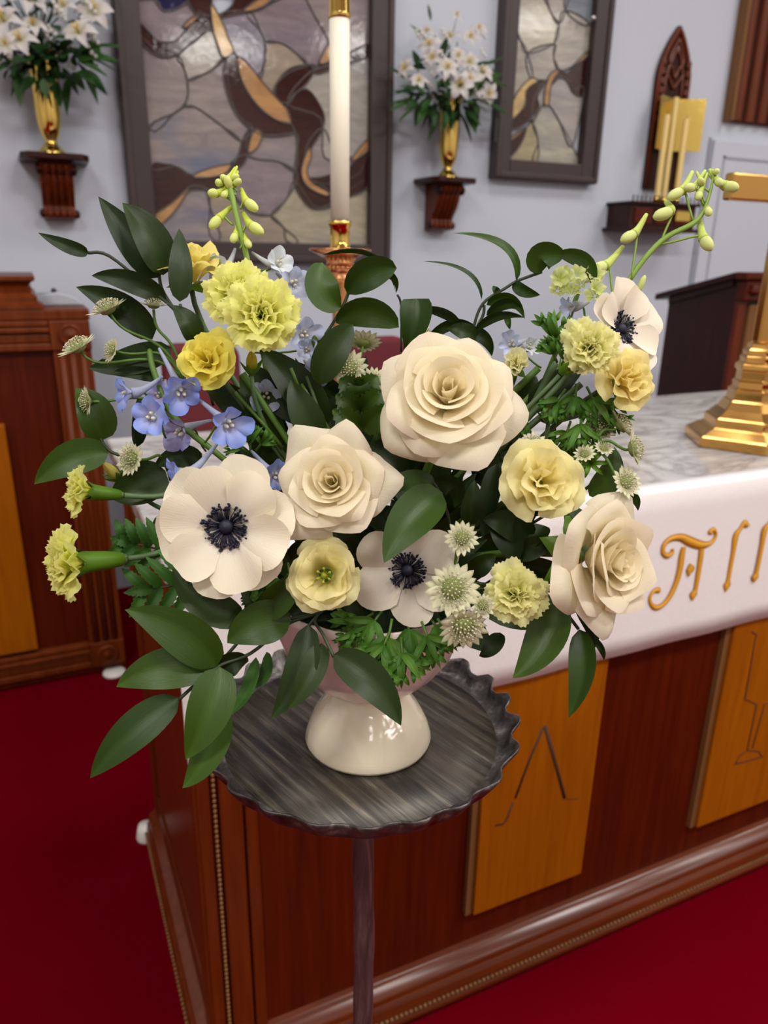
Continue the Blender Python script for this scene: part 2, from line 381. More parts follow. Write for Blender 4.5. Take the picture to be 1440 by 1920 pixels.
big = [
 (0, MV, .2, [(45,110),(45,10),(150,0),(190,60),(260,50),(330,10),(370,80),(320,150),(270,215),(200,225),(120,200)]),
 (0, (28,26,72), 0, [(130,-60),(150,10),(190,55),(250,52),(330,5),(340,-60)]),
 (0, GR, .1, [(60,220),(180,310),(275,305),(310,390),(325,470),(315,545),(250,610),(115,695)]),
 (0, LG, 0, [(270,300),(400,190),(450,120),(540,280),(500,340),(430,390),(328,432),(305,370)]),
 (0, GR, .3, [(328,432),(440,388),(530,310),(540,470),(590,620),(670,690),(605,760),(490,665),(370,582),(312,575),(325,500)]),
 (0, GR, 1, [(115,690),(250,612),(312,575),(370,582),(490,668),(610,765),(570,880),(540,915),(430,950),(330,950),(250,900),(125,910)]),
 (0, (136,128,142), .4, [(490,80),(655,65),(712,160),(742,250),(735,340),(705,430),(600,320),(550,270),(520,180)]),
 (0, MV, .3, [(640,70),(760,20),(960,-60),(1100,-60),(1095,250),(1035,345),(970,352),(905,285),(825,232),(748,226),(715,165)]),
 (0, TN, 0, [(742,228),(825,232),(905,285),(968,350),(880,385),(800,455),(785,530),(705,425),(740,335)]),
 (0, GR, .2, [(960,-60),(1300,-60),(1295,290),(1100,340),(1000,375),(1035,340),(1092,245)]),
 (0, LG, .5, [(860,560),(970,400),(1100,350),(1300,280),(1295,760),(1220,850),(1060,850),(1040,640)]),
 (0, GR, .5, [(655,690),(740,730),(900,720),(915,800),(900,925),(810,872),(700,860),(640,825)]),
 (0, MV, 0, [(610,840),(700,860),(810,872),(905,925),(905,990),(850,1080),(772,1160),(655,1142),(560,1050),(500,950)]),
 (0, GR, 1, [(330,1010),(432,1025),(442,1120),(485,1320),(130,1320),(140,1215),(240,1120)]),
 (0, TN, .6, [(432,1020),(560,1045),(655,1142),(772,1165),(842,1230),(900,1325),(480,1325),(442,1120)]),
 (0, (166,158,138), .3, [(770,1160),(852,1080),(900,980),(1000,1110),(1100,1100),(1300,980),(1295,1325),(895,1325),(840,1228)]),
 (0, GR, 0, [(960,800),(1050,690),(1110,800),(1220,850),(1295,770),(1250,930),(1100,990),(970,970)]),
 (1, BR, 0, [(40,120),(110,170),(165,225),(230,232),(270,212),(310,160),(370,105),(460,90),(430,165),(350,225),(270,292),(190,312),(110,272),(55,205)]),
 (1, BR, 0, [(290,-70),(440,-70),(450,60),(462,165),(400,130),(350,60)]),
 (1, BR, 0, [(490,95),(560,30),(600,-50),(800,-50),(740,25),(660,62),(560,85)]),
 (1, BR, 0, [(562,285),(592,310),(600,400),(640,500),(720,600),(800,650),(870,668),(892,722),(740,735),(650,690),(580,612),(532,500),(515,400),(525,330)]),
 (1, BR, 0, [(786,525),(800,450),(870,372),(960,350),(1015,358),(970,445),(905,505),(860,560)]),
 (1, BR, 0, [(855,560),(960,480),(1050,600),(1052,690),(995,790),(975,840),(945,900),(940,960),(965,1000),(1020,1040),(1110,1050),(1110,1110),(1000,1128),(930,1062),(895,980),(902,880),(910,760),(880,670)]),
 (1, BR, 0, [(640,712),(668,700),(652,800),(632,870),(590,912),(545,922),(592,850),(612,770)]),
 (1, BR, 0, [(125,905),(200,886),(270,902),(335,942),(430,958),(515,955),(470,1022),(340,1028),(230,1100),(135,1165)]),
 (1, BR, 0, [(975,965),(1050,955),(1190,900),(1300,800),(1300,1000),(1200,1060),(1090,1075),(1060,1010)]),
 (1, BR, 0, [(995,362),(1090,335),(1300,235),(1300,300),(1095,375),(1020,398)]),
 (2, (206,170,112), 0, [(446,25),(500,110),(540,210),(567,280),(512,312),(480,240),(455,150)]),
 (2, AM, 0, [(583,308),(640,340),(720,440),(800,530),(862,602),(870,670),(790,645),(710,582),(640,490),(600,400)]),
 (2, AM, 0, [(690,700),(722,730),(692,800),(645,822),(660,740)]),
 (2, (190,150,104), 0, [(345,948),(450,905),(552,888),(512,942),(400,962)]),
 (2, AM, 0, [(140,1165),(240,1090),(325,1015),(272,1110),(200,1192),(140,1225)]),
 (2, AM, 0, [(975,800),(986,850),(962,920),(992,985),(1082,1040),(1060,1056),(970,1012),(934,950),(940,880)]),
 (2, AM, 0, [(296,142),(340,100),(385,82),(350,122),(310,152)]),
 (2, AM, 0, [(1028,342),(1088,235),(1092,325)]),
 (2, AM, 0, [(1200,870),(1285,755),(1290,815)]),
 (2, AM, 0, [(620,62),(700,0),(810,-30),(722,42)]),
 (0, MV, .2, [(-40,-60),(330,-60),(330,-330),(-40,-330)]), (0, GR, .2, [(330,-60),(760,-60),(760,-330),(330,-330)]), (0, MV, .4, [(760,-60),(1340,-60),(1340,-330),(760,-330)]),
]
small = [
 (0, (190,186,172), 0, [(800,-110),(1000,-110),(1062,70),(1112,150),(1082,262),(920,322),(880,235),(800,190)]),
 (0, LG, .4, [(1000,-110),(1180,-110),(1152,60),(1112,145),(1060,65)]), (0, (128,138,150), 0, [(1180,-110),(1310,-110),(1300,150),(1150,62)]),
 (0, LG, .3, [(1150,62),(1300,150),(1290,330),(1190,400),(1110,425),(1080,345),(1085,262),(1112,148)]),
 (0, LG, 0, [(800,185),(882,240),(922,322),(955,475),(870,570),(780,660)]),
 (0, LG, .3, [(920,322),(1085,264),(1080,345),(1105,422),(1030,500),(950,490)]),
 (0, (165,160,158), .2, [(960,600),(1040,480),(1160,480),(1200,540),(1260,540),(1190,880),(1112,722),(1030,618),(955,735)]),
 (0, (168,165,152), .5, [(955,735),(1030,618),(1112,722),(1192,872),(1220,1000),(965,1000),(990,850)]),
 (0, (160,150,120), .1, [(780,1000),(850,890),(945,735),(988,850),(968,1000)]),
 (1, BR, 0, [(1290,310),(1280,560),(1200,562),(1160,492),(1120,462),(1055,520),(1095,415),(1150,442),(1195,412)]),
 (1, BR, 0, [(1030,490),(960,488),(912,560),(900,650),(780,725),(780,775),(900,750),(988,650),(982,578)]),
 (1, BR, 0, [(780,860),(912,768),(872,880),(780,985)]),
 (2, (205,178,120), 0, [(938,472),(978,488),(912,540),(897,640),(780,735),(780,660),(870,540)]),
 (2, AM, 0, [(1118,418),(1060,440),(1030,520),(1018,622),(1046,622),(1060,510),(1102,435)]),
 (2, AM, 0, [(770,835),(902,763),(892,785),(775,862)]), (2, AM, 0, [(1195,395),(1270,320),(1270,345)]),
 (0, LG, .2, [(780,-110),(1320,-110),(1320,-420),(780,-420)]),
]
# window geometry found on the wall plane
window(1, 'large stained glass window with brown ribbon pattern in a dark frame', 240, 0, 2.88, (.405, 1.525, 1.41, 2.80), (.50, 1.422, 1.492, 2.72), big, None)
w2 = window(2, 'small stained glass window with amber ribbon in a dark frame', 700, 0, 3.2, (2.05, 2.655, 1.80, 2.90), (2.135, 2.555, 1.885, 2.82), small, None)
q = onY(1112, 34, 3.23)
MB().ball(q, .013, 12, 8).build('round_knob', metal('steel', (.5, .5, .5), .25), w2)
q = onY(929, 242, 3.24)
boxo('slot_latch', (q.x-.005, 3.232, q.z-.055), (q.x+.007, 3.246, q.z+.045), M['iron'], w2)
# ================================================================= slatted wooden grille, top right
q0 = onY(1395, 0, 3.25); q1 = onY(1367, 226, 3.25)
gx, gz = q1.x, q1.z
g = thing('wooden_grille', 'brown vertical-slat wooden grille high on the wall by the white door', 'grille', (gx, 3.3, gz))
bev(boxo('stile', (gx, 3.235, gz), (gx+.022, 3.2985, gz+.9), M['edge'], g), .003)
boxo('backing', (gx+.02, 3.280, gz+.002), (gx+.86, 3.297, gz+.898), M['dark'], g)
for i in range(9):
    x = gx+.055+i*.092
    mb = MB(); rows = []
    for k in range(9):
        a = pi*k/8; rows.append([Vector((x+.024-.03*cos(a), 3.285-.032*sin(a), z)) for z in (gz+.006, gz+.89)])
    mb.grid(rows); mb.build('slat', M['cabwood'], g)
# ================================================================= wall shelves with vases
def corbel(cx, zt, nm, label):
    g = thing('wall_bracket', label, 'wall shelf', (cx, 3.3, zt))
    mb = MB(); bw, bd = .118, .20
    o = MB().prism([Vector((cx-bw, 3.3, zt)), Vector((cx-bw*.96, 3.3-bd*.82, zt)), Vector((cx-bw*.78, 3.3-bd, zt)), Vector((cx+bw*.78, 3.3-bd, zt)), Vector((cx+bw*.96, 3.3-bd*.82, zt)), Vector((cx+bw, 3.3, zt))][::-1], (0, 0, -.022)).build('shelf_board', M['dark'], g, smooth=False); bev(o, .004)
    # S-scroll body
    prof = [(.0, -.022), (.150, -.022), (.158, -.035), (.152, -.052), (.132, -.062), (.128, -.075), (.122, -.095), (.105, -.125), (.082, -.150), (.070, -.168), (.074, -.185), (.080, -.195), (.074, -.208), (.055, -.214), (.0, -.218)]
    hw = .056
    poly = [Vector((cx-hw, 3.3-y, zt+z)) for y, z in prof]
    bev(MB().prism(poly, (2*hw, 0, 0)).build('scroll_corbel', M['redwood'], g, smooth=False), .003)
    for dx in (-.034, -.011, .011, .034):
        path = [Vector((cx+dx, 3.3-y-.001, zt+z)) for y, z in prof[2:13]]
        MB().tube(catmull(path, 3, False), .0085, 8).build('flute', M['redwood'], g)
    for s in (-1, 1):
        for (y, z, r) in ((.135, -.050, .021), (.062, -.196, .016)):
            pr = [(0, .012), (r*.35, .014), (r*.5, .008), (r*.75, .012), (r, .006), (r, 0)]
            mb = MB(); rows = []
            for i in range(14):
                a = 2*pi*i/14; rows.append([Vector((cx+s*(hw+h), 3.3-y+rr*cos(a), zt+z+rr*sin(a))) for rr, h in pr])
            mb.grid(rows, close=True); mb.build('volute', M['dark'], g)
    return g
def vase(cx, cy, z, label):
    g = thing('brass_vase', label, 'vase', (cx, cy, z))
    prof = [(0, 0), (.050, 0), (.051, .006), (.046, .012), (.038, .016), (.036, .024), (.026, .030), (.019, .040), (.021, .050), (.030, .066), (.038, .090), (.042, .125), (.0445, .20), (.0455, .30), (.050, .318), (.058, .330), (.055, .331), (.047, .318), (.042, .30), (.040, .20), (.036, .12)]
    MB().lathe(prof[6:], (cx, cy, z), 40).build('vase_body', M['brass'], g)
    MB().lathe(prof[:8], (cx, cy, z), 40).build('foot', M['brass'], g)
    return g
sh1 = onY(101, 291, 3.2); sh2 = onY(838, 335, 3.2)
SH = .5*(sh1.z+sh2.z)
corbel(sh1.x, sh1.z, 0, 'dark mahogany scroll wall shelf left of the large stained window')
corbel(sh2.x, sh2.z, 1, 'dark mahogany scroll wall shelf between the two stained windows')
vase(sh1.x-.004, 3.205, sh1.z, 'slim brass vase on the shelf left of the large window')
vase(sh2.x+.004, 3.205, sh2.z, 'slim brass vase on the shelf between the two windows')
# --- white blooms and leaves in the two wall vases
def bgpetal(L, W, cup, curl):
    rows, cols = [], []
    for i in range(5):
        u = -1+i/2; row = []; cr = []
        for k in range(6):
            s = k/5; w = W*(sin(pi*min(1, .12+s*.86))**.8)
            row.append(Vector((.004+L*s, u*w, cup*L*s*(1-.6*s)*1.6+curl*L*s**3+abs(u)*w*.35))); cr.append(lc((.70, .66, .45), (.74, .70, .70), min(1, s*2.2)))
        rows.append(row); cols.append(cr)
    mb = MB(); mb.grid(rows, cols); return mb
def bglily(name='white_lily'):
    g = bpy.data.objects.new(name, None); COL.objects.link(g); _setm(g, Matrix.Identity(4)); g.empty_display_size = .02
    P = bgpetal(.058, .0155, .35, -.35).build('petal', M['bgpet'], g, True)
    for i in range(6):
        p = P if i == 0 else P.copy()
        if i: COL.objects.link(p); p.parent = g
        p.rotation_euler = (0, 0, i*pi/3); p.scale = (1, 1, 1) if i % 2 else (.94, 1.25, 1)
    mb = MB()
    for i in range(5):
        a = i*1.256; mb.tube([(0, 0, 0), (.006*cos(a), .006*sin(a), .02), (.012*cos(a), .012*sin(a), .03)], [.0022, .0016, .0024], 5)
    mb.build('stamens', plain('yellow_stamen', (.72, .50, .06), .6), g, True)
    return g
proto = None
def place(o, pos, d, scale=1.0, spin=0):
    q = d.normalized().to_track_quat('Z', 'Y'); o.matrix_world = Matrix.Translation(pos) @ q.to_matrix().to_4x4() @ Matrix.Rotation(spin, 4, 'Z') @ Matrix.Scale(scale, 4)
def leafmesh(L, W, bend=.2, fold=.25, nu=5, nv=9, pw=.8):
    rows, uvs = [], []
    for i in range(nu):
        u = -1+2*i/(nu-1); row = []; uu = []
        for k in range(nv):
            s = k/(nv-1); w = W*(sin(pi*s**pw) ** .9)*(1-.12*s)
            row.append(Vector((L*s, u*w, -bend*L*s*s + abs(u)*w*fold))); uu.append((u*.5+.5, s))
        rows.append(row); uvs.append(uu)
    mb = MB(); mb.grid(rows, None, uvs); return mb
BGL = None
def bgbouquet(base, blooms, leaves, cen, where, rot):
    global proto, BGL
    rnd = random.Random(rot)
    ex = {min(range(len(blooms)), key=lambda i: blooms[i][0]): 'leftmost', max(range(len(blooms)), key=lambda i: blooms[i][0]): 'rightmost', min(range(len(blooms)), key=lambda i: blooms[i][1]): 'topmost', max(range(len(blooms)), key=lambda i: blooms[i][1]): 'lowest'}
    for bi, (px, py, dd, sc, fx, fy) in enumerate(blooms):
        if proto is None: proto = bglily(); o = proto
        else: o = copytree(proto)
        pos = onY(px, py, 3.2-dd)
        tag(o, ('white lily bloom, '+ex[bi]+' of those in the brass vase ' if bi in ex else 'white lily bloom amid the others in the brass vase ')+where, 'flower', 'lilies in the vase '+where)
        place(o, pos, cdir(fx+rnd.uniform(-.35, .35), fy+rnd.uniform(-.3, .3), .8), sc*rnd.uniform(.78, 1.0), rnd.random()*2)
    g = thing('greenery_spray', 'dark green leafy spray filling the brass vase '+where, 'foliage', base)
    for (px, py, tx, ty, w, *fr) in leaves:
        k = .07 if fr else 0; a = onY(px, py, 3.2-k+rnd.uniform(-.10, .02)); b = onY(tx, ty, 3.2-k+rnd.uniform(-.14, .03))
        L = (b-a).length; m = leafmesh(L, w/1400*3.3, .12, .3)
        x = (b-a).normalized(); nrm = cdir(rnd.uniform(-.5, .5), .5, .8); y = nrm.cross(x).normalized(); z = x.cross(y)
        R = Matrix((x, y, z)).transposed()
        m.v = [a + R @ v for v in m.v]
        m.build('leaf', M['bgleaf'], g)
    mb = MB()
    for i in range(16):
        a = 2*pi*i/16; r = .03+.05*rnd.random()
        tip = base+Vector((r*cos(a)*1.8, r*sin(a)*.7, .10+.12*rnd.random())); mb.tube([base-Vector((0, 0, .03)), base+Vector((r*.3*cos(a), r*.2*sin(a), .05)), tip], .0025, 5)
    mb.build('stems', M['stemd'], g)
    t = thing('waxflower_sprigs', 'tiny white filler buds dotted through the vase '+where, 'filler flowers', base)
    for k in range(26):
        p = cen(rnd); mb = MB()
        mb.ball(p, .0085, 6, 5, col=(.85, .83, .80)); mb.ball(p+Vector((.013, .0, -.009)), .0075, 6, 5, col=(.85, .83, .80))
        mb.ball(p+Vector((-.006, .004, .014)), .007, 6, 5, col=(.85, .83, .80))
        mb.build('buds', M['bgpet'], t)
def leafset(rnd, cx, cy, rx, ry, n):
    out = []
    for i in range(n):
        a = rnd.uniform(0, 2*pi); r = sqrt(rnd.random()); x = cx+rx*r*.75*cos(a); y = cy+ry*r*.75*sin(a)
        dx, dy = (x-cx)/rx, (y-cy)/ry; L = rnd.uniform(34, 62)
        out.append((x, y, x+L*(dx*1.0+rnd.uniform(-.4, .4)), y+L*(dy*.9+rnd.uniform(-.3, .5)), rnd.uniform(6, 11)))
    return out
r1 = random.Random(3)
bl1 = [(8,40,.10,1.15,-.1,.2),(38,75,.14,1.2,0,.1),(62,48,.10,1.05,.2,.3),(148,62,.12,1.2,.2,.1),(55,2,.08,1.2,.1,.3),(176,20,.07,1.25,.4,.3),(120,12,.06,1.0,.1,.4),(150,-22,.05,1.1,.2,.5),(100,-30,.04,1.1,0,.5),(20,-15,.06,1.1,-.2,.5),(-22,70,.09,1.2,-.4,.1),(-25,10,.06,1.2,-.4,.3),(195,-25,.03,1.1,.5,.4),(10,82,.15,.8,-.1,-.2)]
lv1 = leafset(r1, 72, 70, 140, 95, 60)+[(*l[:4], l[4], 1) for l in leafset(r1, 92, 122, 125, 42, 70)]+[(150,120,190,195,9),(30,125,40,198,9),(165,110,225,130,9),(130,140,120,215,8),(170,90,232,80,8),(150,100,215,110,10),(160,130,200,175,8)]
bgbouquet(Vector((sh1.x-.004, 3.205, sh1.z+.33)), bl1, lv1, lambda r: onY(r.uniform(-10, 175), r.uniform(-20, 125), 3.2-r.uniform(.05, .14)), 'left of the large window', 11)
bl2 = [(805,85,.10,.95,-.2,.2),(812,108,.14,.9,-.1,.1),(838,128,.14,1.05,0,.1),(882,70,.07,.95,.3,.3),(898,55,.06,.9,.4,.4),(862,160,.15,1.1,.1,0),(905,138,.10,1.0,.4,.1),(785,152,.10,.95,-.3,0),(880,118,.10,.95,.2,.2),(858,105,.08,.9,.1,.3),(760,128,.07,.8,-.5,.1),(915,175,.10,.9,.4,-.1),(855,30,.03,.75,.1,.6),(800,60,.05,.8,-.3,.5),(880,150,.13,.9,.2,.1),(845,70,.05,.9,0,.4)]
r2 = random.Random(5)
lv2 = leafset(r2, 838, 160, 105, 68, 50)+[(*l[:4], l[4]*.8, 1) for l in leafset(r2, 838, 188, 100, 36, 62)]+[(760,150,728,120,7),(790,165,735,172,8),(895,130,950,100,6),(900,160,945,130,9),(800,80,770,40,5),(815,195,808,250,9),(850,80,852,25,5),(875,190,905,215,8),(790,180,765,205,8),(808,40,802,0,3)]
bgbouquet(Vector((sh2.x+.004, 3.205, sh2.z+.33)), bl2, lv2, lambda r: onY(r.uniform(765, 920), r.uniform(60, 195), 3.2-r.uniform(.05, .15)), 'between the two windows', 12)
# ================================================================= gothic candle sconce
q = onY(1236, 355, 3.26); sx = q.x+.02; zb = q.z; zt = onY(1262, 42, 3.26).z
sc = thing('candle_sconce', 'dark carved gothic-arch wooden wall sconce with brass reflector', 'sconce', (sx, 3.3, zb))
hw = .105; zs = zb+(zt-zb)*.68
def arch(hw, zs, zt, n=9):
    L = [Vector((sx-hw*(1-(a/n)**1.75), 0, zs+(zt-zs)*a/n)) for a in range(n)]
    return L+[Vector((sx, 0, zt))]+[Vector((2*sx-p.x, 0, p.z)) for p in L[::-1]]
outer = [Vector((sx-hw, 3.3, zb))]+[Vector((p.x, 3.3, p.z)) for p in arch(hw, zs, zt)]+[Vector((sx+hw, 3.3, zb))]
MB().prism(outer, (0, -.022, 0)).build('back_board', M['dark'], sc, smooth=False)
def rib(path, r=.009, nm='tracery'): MB().tube(path, r, 6).build(nm, M['mahog'], sc)
ap = [Vector((p.x, 3.275, p.z)) for p in arch(hw-.006, zs, zt-.012)]
MB().tube([Vector((sx-hw+.006, 3.275, zb+.01))]+ap+[Vector((sx+hw-.006, 3.275, zb+.01))], .011, 6).build('arch_rim', M['cabwood'], sc)
ap2 = [Vector((p.x, 3.273, p.z)) for p in arch(hw*.55, zs-.03, zt-.09)]
MB().tube([Vector((sx-hw*.55, 3.273, zb+.2))]+ap2+[Vector((sx+hw*.55, 3.273, zb+.2))], .008, 6).build('inner_arch', M['mahogx'], sc)
zc = zt-.16
for s in (-1, 1):
    MB().tube(catmull([Vector((sx, 3.272, zc-.075)), Vector((sx+s*.02, 3.272, zc-.03)), Vector((sx+s*.045, 3.272, zc+.0)), Vector((sx+s*.03, 3.272, zc+.05)), Vector((sx, 3.272, zc+.10))], 4, False), .008, 6).build('tracery', M['mahogx'], sc)
    MB().tube(catmull([Vector((sx+s*.06, 3.272, zc-.05)), Vector((sx+s*.03, 3.272, zc-.08)), Vector((sx, 3.272, zc-.12))], 4, False), .008, 6).build('tracery', M['mahogx'], sc)
    for k in range(7):
        z = zs+.06-k*.042
        bev(boxo('stud', (sx+s*hw*.78-.012, 3.262, z), (sx+s*hw*.78+.012, 3.279, z+.028), M['mahogx'], sc), .003)
MB().ball((sx, 3.272, zt-.11), (.016, .008, .02), 10, 6).build('boss', M['mahogx'], sc)
# brass reflector: two leaves like an open book
pt, pb = onY(1215, 172, 3.2).z, onY(1213, 276, 3.2).z
for s in (-1, 1):
    bev(MB().hexa([Vector((sx+.012, 3.262, pb)), Vector((sx+s*.155, 3.19, pb)), Vector((sx+s*.155, 3.193, pb)), Vector((sx+.012, 3.266, pb)),
               Vector((sx+.012, 3.262, pt)), Vector((sx+s*.155, 3.19, pt)), Vector((sx+s*.155, 3.193, pt)), Vector((sx+.012, 3.266, pt))] if s > 0 else
              [Vector((sx+s*.125, 3.21, pb)), Vector((sx+.012, 3.262, pb)), Vector((sx+.012, 3.266, pb)), Vector((sx+s*.125, 3.213, pb)),
               Vector((sx+s*.125, 3.21, pt)), Vector((sx+.012, 3.262, pt)), Vector((sx+.012, 3.266, pt)), Vector((sx+s*.125, 3.213, pt))]).build('reflector', M['brassd'], sc, smooth=False), .0008)
# carved shelf box
bt = onY(1200, 378, 3.15).z
bx0, bx1 = onY(1172, 400, 3.15).x, onY(1302, 400, 3.15).x
bev(boxo('box_body', (bx0+.012, 3.13, bt-.125), (bx1-.012, 3.3, bt-.012), M['dark'], sc), .004)
bev(boxo('box_top', (bx0, 3.11, bt-.014), (bx1, 3.3, bt), M['dark'], sc), .004)
bev(boxo('box_foot', (bx0-.012, 3.11, bt-.14), (bx1+.012, 3.3, bt-.122), M['dark'], sc), .004)
for i in range(3):
    x = lerp(bx0+.03, bx1-.03, (i+.5)/3); w = (bx1-bx0)/3*.36
    bev(boxo('carved_panel', (x-w, 3.122, bt-.105), (x+w, 3.131, bt-.03), M['mahog'], sc), .004)
q = onY(1285, 405, 3.11); bev(boxo('brass_plate', (q.x-.055, 3.117, q.z-.025), (q.x+.045, 3.124, q.z+.022), M['brassd'], sc), .001)
mb = MB()
for i in range(17):
    x = lerp(bx0+.015, bx1-.015, i/16); mb.lathe([(.0, .0), (.004, .0), (.004, .018), (.006, .022), (.0, .03)], (x, 3.12, bt), 6)
mb.build('gallery_spindles', M['dark'], sc)
for (tx, ty, bx, by, lab, Y) in ((1246, 214, 1236, 378, 'front ivory taper of three standing on the carved sconce box', 3.15), (1264, 182, 1251, 350, 'tallest ivory taper of three, in the middle of the carved sconce', 3.19), (1286, 222, 1271, 352, 'right-hand ivory taper of three before the sconce reflector', 3.16)):
    a = onY(tx, ty, Y); b = onY(bx, by, Y); b.x = a.x = (a.x+b.x)/2; b.z = bt
    c = thing('taper_candle', lab, 'candle', b, 'tapers on the wall sconce')
    MB().lathe([(0, 0), (.012, 0), (.0155, .004), (.0155, .03), (.0145, .034), (.0145, a.z-b.z-.004), (.011, a.z-b.z), (0, a.z-b.z)], b, 16).build('wax_body', M['waxy'], c)
    MB().tube([a, a+Vector((0, 0, .012)), a+Vector((.003, 0, .02))], .0016, 5).build('wick', M['iron'], c)
    MB().lathe([(0.0155, .0), (.021, .0), (.023, .016), (.0185, .03), (.0158, .03)], b, 16).build('socket', M['brass'], c)
# ================================================================= dark lectern, right
def onX(px, py, X):
    r = CF + CR*((px-720)/FPX) - CU*((py-960)/FPX); return CO + r*((X-CO.x)/r.x)
LY = 2.25
lx = onY(1374, 600, LY).x
yf = onX(1243, 650, lx).y
zr = onY(1381, 523, LY).z; zf = onX(1240, 556, lx).z
lt = thing('lectern', 'dark mahogany lectern with sloping top behind the marble altar', 'lectern', (lx+.25, (LY+yf)/2, 0))
W_ = .52
def slab(name, x0, x1, ya, yb, za, zb, th, mat, bw):
    bev(MB().hexa([Vector((x0, ya, za)), Vector((x1, ya, za)), Vector((x1, yb, zb)), Vector((x0, yb, zb)), Vector((x0, ya, za+th)), Vector((x1, ya, za+th)), Vector((x1, yb, zb+th)), Vector((x0, yb, zb+th))]).build(name, mat, lt, smooth=False), bw)
MB().hexa([Vector((lx, LY, .1)), Vector((lx+W_, LY, .1)), Vector((lx+W_, yf, .1)), Vector((lx, yf, .1)), Vector((lx, LY, zr)), Vector((lx+W_, LY, zr)), Vector((lx+W_, yf, zf)), Vector((lx, yf, zf))]).build('body', M['dark'], lt, smooth=False)
sl = (zf-zr)/(yf-LY); ov = .06
slab('sloping_top', lx-.03, lx+W_+.03, LY-.0, yf+ov, zr, zf+sl*ov, .026, M['dark'], .004)
slab('side_trim', lx-.012, lx, LY+.02, yf-.005, zr-.03, zf-.028, .028, M['dark'], .003)
bev(boxo('cornice', (lx-.03, LY-.06, zr-.002), (lx+W_+.03, LY+.0, zr+.027), M['mahog'], lt), .006)
bev(boxo('frieze', (lx-.008, LY-.045, zr-.085), (lx+W_+.01, LY, zr-.002), M['mahog'], lt), .008)
for i in range(6):
    MB().lathe([(0, -.018), (.022, -.012), (.03, 0), (.018, .01), (.024, .02), (0, .024)], (lx+.04+i*.08, LY-.045, zr-.045), 12).build('carved_boss', M['mahog'], lt)
boxo('front_stile', (lx-.002, LY-.02, .1), (lx+.04, LY, zr-.085), M['redwood'], lt)
bev(boxo('light_panel', (lx+.055, LY-.028, .12), (lx+W_-.06, LY, zr-.10), M['edge'], lt), .004)
boxo('front_stile', (lx+W_-.04, LY-.02, .1), (lx+W_, LY, zr-.085), M['redwood'], lt)
bev(boxo('plinth', (lx-.04, LY-.06, 0), (lx+W_+.04, yf+.04, .1), M['dark'], lt), .01)
# ================================================================= chairs behind the altar
def chair(px0, px1, pyt, Y, label):
    a = onY(px0, pyt+25, Y); b = onY(px1, pyt+25, Y); zt = onY((px0+px1)/2, pyt, Y).z
    x0, x1 = a.x, b.x; w = x1-x0; cx = (x0+x1)/2
    c = thing('upholstered_chair', label, 'chair', (cx, Y+.25, 0), 'maroon chairs behind the altar')
    n = 7; pts = []
    r = .05
    for (ccx, ccz, a0) in ((x1-r, zt-r, 0), (x0+r, zt-r, pi/2), (x0+r, .56+r, pi), (x1-r, .56+r, 1.5*pi)):
        for i in range(n+1): pts.append(Vector((ccx+r*cos(a0+pi/2*i/n), Y, ccz+r*sin(a0+pi/2*i/n))))
    bev(MB().prism(pts, (0, .07, 0)).build('backrest', M['maroon'], c, smooth=False), .02, 3)
    bev(boxo('seat', (x0-.01, Y+.05, .42), (x1+.01, Y+.5, .50), M['maroon'], c), .025)
    for (lx, ly) in ((x0+.03, Y+.03), (x1-.03, Y+.03), (x0+.03, Y+.46), (x1-.03, Y+.46)):
        MB().tube([(lx, ly, 0), (lx, ly, .43 if ly > Y+.2 else .62)], [.014, .018], 8).build('leg', M['mahog'], c)
    return c
chair(588, 768, 634, 2.45, 'maroon upholstered chair back seen behind the tall candlestick')
chair(305, 452, 645, 2.45, 'maroon upholstered chair back seen behind the yellow flowers at left')
# ================================================================= carved wooden cabinet, left
CY, CX1, CX0, CZ = 2.58, .168, -1.15, 1.277
cb = thing('organ_console', 'carved reddish-brown wooden console with orange inset board at the left edge', 'cabinet', ((CX0+CX1)/2, CY, 0))
boxo('carcass', (CX0+.02, CY+.015, .04), (CX1-.015, CY+.62, CZ-.02), M['mahog'], cb)
bev(boxo('top_board', (CX0, CY-.012, CZ-.035), (CX1+.004, CY+.64, CZ), M['cabwood'], cb), .006)
mb = MB(); ux = .028
sweep(mb, [(CX0, CY+.5), (CX0, CY+.03), (ux-.03, CY+.03), (ux-.03, CY+.5)], [(.045, CZ), (.045, CZ+.012), (.03, CZ+.02), (.03, CZ+.034), (.016, CZ+.046), (.018, CZ+.06), (.008, CZ+.066), (.02, CZ+.078), (.03, CZ+.083), (.03, CZ+.094), (-.1, CZ+.094)])
mb.build('stepped_cornice', M['cabwood'], cb, smooth=False)
boxo('cornice_top', (CX0, CY+.03, CZ+.0), (ux-.032, CY+.5, CZ+.092), M['cabwood'], cb)
